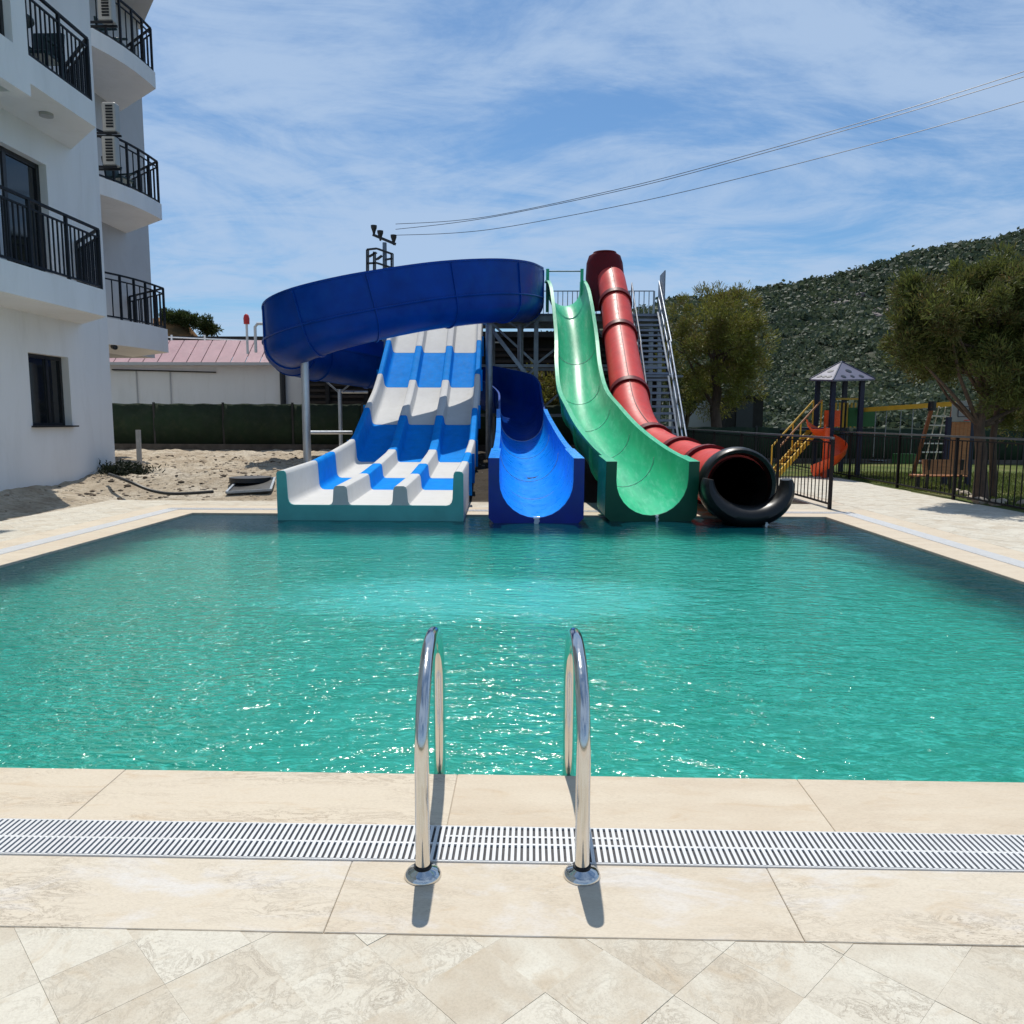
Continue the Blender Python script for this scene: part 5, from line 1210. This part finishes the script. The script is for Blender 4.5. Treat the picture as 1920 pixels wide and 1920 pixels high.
# bench
bn_ = gr(1768, 920); bch = thing('park_bench', 'wooden slatted bench seen from behind, in front of the rope ladder', 'bench', bn_)
bx0, bx1 = P(1728, 880, bn_.y).x, P(1812, 880, bn_.y).x; zt_ = P(1770, 861, bn_.y).z; zs_ = P(1770, 893, bn_.y).z
for k in range(4): z = zt_-.05-(zt_-zs_-.1)*k/3.4; MB().box(((bx0+bx1)/2, bn_.y-.02*k, z), (bx1-bx0, .03, .085), rx=R(-8)).build('back_slat', 'wood_orange', bch)
for k in range(4): MB().box(((bx0+bx1)/2, bn_.y+.08+.1*k, zs_), (bx1-bx0+.12, .085, .03)).build('seat_slat', 'wood_orange', bch)
for x in (bx0+.12, bx1-.12):
    MB().beam((x, bn_.y, 0), (x, bn_.y-.05, zt_), .05).build('leg', 'dark_frame', bch); MB().beam((x, bn_.y+.38, 0), (x, bn_.y+.38, zs_), .05).build('leg', 'dark_frame', bch)

# ------------------------------------------------------------------ lawn grass
def gfn(rg, n):
    Y_ = 9+13*rg.random(n)**1.1; X_ = 8.1+8*rg.random(n)**1.2; C = np.stack([X_, Y_, np.full(n, 0.0)], 1); return C, np.tile(np.array((0, 0, 1.0)), (n, 1))
V = leafcloud(60000, gfn, .055, 6, 77, up=1.0); o = link('lawn_grass', mesh_from_quads(V, 'lawn_grass', 'grass_leaf')); tag(o, 'short patchy grass of the playground lawn', 'grass', kind='stuff')
# ------------------------------------------------------------------ yard bits
pst = gr(262, 884, .28); t = thing('wooden_stake', 'short leaning grey stake standing in the sandy yard', 'stake', pst)
MB().beam(pst-Vector((0, 0, .2)), atY(259, 806, pst.y), .085, .07).build('stake_shaft', 'concrete_grey', t)
def gfw(rg, n):
    s0_ = np.array(gr(232, 884, .34)); C = s0_+rg.normal(size=(n, 3))*np.array((.24, .22, .07)); C[:, 2] = np.maximum(C[:, 2], .28); return C, rg.normal(size=(n, 3))
V = leafcloud(2600, gfw, .08, 3, 41, up=.4); o = link('weeds', mesh_from_quads(V, 'weeds', 'weed_leaf')); tag(o, 'dark clump of dry weeds at the hotel corner', 'weeds', kind='stuff')
m_ = MB(); m_.tube(catmull([gr(205, 893, .33)+Vector((0, 0, .04)), gr(240, 905, .28)+Vector((0, 0, .03)), gr(285, 925, .1)+Vector((0, 0, .05)), gr(330, 930, .06)+Vector((0, 0, .04)), gr(400, 926, .1)+Vector((0, 0, .04))], 5), .03, 7)
tag(m_.build('hose', 'pipe_black', None, True), 'black hose lying across the sandy yard from the hotel corner', 'hose')
rr_ = random.Random(3); 
def pebble_mesh(seed, mat):
    m = bmesh.new(); bmesh.ops.create_icosphere(m, subdivisions=1, radius=1)
    for v in m.verts: v.co *= 1+.3*noise.noise(v.co*2+Vector((seed, 0, 0))); v.co.z *= .6
    me = bpy.data.meshes.new('p'); m.to_mesh(me); m.free(); return me
mb = MB(); pm_ = [pebble_mesh(s, None) for s in range(5)]
for k in range(1500):
    x = rr_.uniform(-11.5, -1) if k % 2 else rr_.uniform(-9.5, -4); y = rr_.uniform(13.5, 22)
    if x < -7.6 and rr_.random() < .3: y = rr_.uniform(10, 16)
    if x < -8.9 and y < 17: continue
    s = rr_.choice((.012, .015, .02, .02, .03, .045)); z = soilz(x, y)
    me = rr_.choice(pm_); a_ = rr_.uniform(0, 6.28); mb.add([(x+s*(v.co.x*math.cos(a_)-v.co.y*math.sin(a_)), y+s*(v.co.x*math.sin(a_)+v.co.y*math.cos(a_)), z+s*v.co.z) for v in me.vertices], [tuple(p.vertices) for p in me.polygons])
o = mb.build('rubble', 'rock', None); tag(o, 'loose pale pebbles and rubble on the sandy yard', 'rubble', kind='stuff')
mb = MB()
for k in range(260):
    c0_ = rr_.choice(((-8.4, 14.6), (-7.2, 14.4), (-9.6, 18.5), (-7.5, 19.5), (-6.0, 15.6), (-10.5, 22), (-8, 24), (-6, 22))); x = rr_.gauss(c0_[0], .9); y = rr_.gauss(c0_[1], .55)
    if x < -8.9 and y < 17 or y < 13.7: continue
    s = rr_.choice((.02, .03, .03, .045, .06)); z = soilz(x, y); me = rr_.choice(pm_); a_ = rr_.uniform(0, 6.28)
    mb.add([(x+s*1.2*(v.co.x*math.cos(a_)-v.co.y*math.sin(a_)), y+s*(v.co.x*math.sin(a_)+v.co.y*math.cos(a_)), z+s*1.1*v.co.z) for v in me.vertices], [tuple(p.vertices) for p in me.polygons])
o = mb.build('clods', 'dark_earth', None); tag(o, 'dark clods of earth and debris scattered on the sandy yard', 'debris', kind='stuff')
# dark sheet and frame lying by the lane slide
q0 = gr(470, 905, .2); t = thing('rubber_mat', 'round dark rubber ring lying flat on the sand left of the lane slide', 'mat', q0)
m_ = MB(); zq = soilz(q0.x, q0.y)-q0.z; m_.tube([q0+Vector((0, 0, zq-.02)), q0+Vector((0, 0, zq+.07))], .40, 24); m_.build('mat_body', 'pipe_black', t, True)
t = thing('floor_grate', 'flat grey metal grate frame lying on the sand by the pool corner', 'frame', gr(480, 925, .1))
fr_ = MB(); c_ = [gr(425, 931, .02), gr(508, 930, .02), gr(516, 919, .05), gr(445, 920, .05)]
c_ = [Vector((v.x, v.y, soilz(v.x, v.y)+.03)) for v in c_]
for a_, b_ in zip(c_, c_[1:]+c_[:1]): fr_.beam(a_+Vector((0, 0, .04)), b_+Vector((0, 0, .04)), .04)
fr_.build('frame_bars', 'steel', t); fr_ = MB(); fr_.add([v+Vector((0, 0, .02)) for v in c_]+[v for v in c_], [(0, 1, 2, 3), (7, 6, 5, 4), (0, 4, 5, 1), (1, 5, 6, 2), (2, 6, 7, 3), (3, 7, 4, 0)]); fr_.build('grating_sheet', 'pipe_black', t)
# rope tidy: small red valve left of the lane slide
vq = gr(548, 856, .3)
print('objects', len(bpy.data.objects))
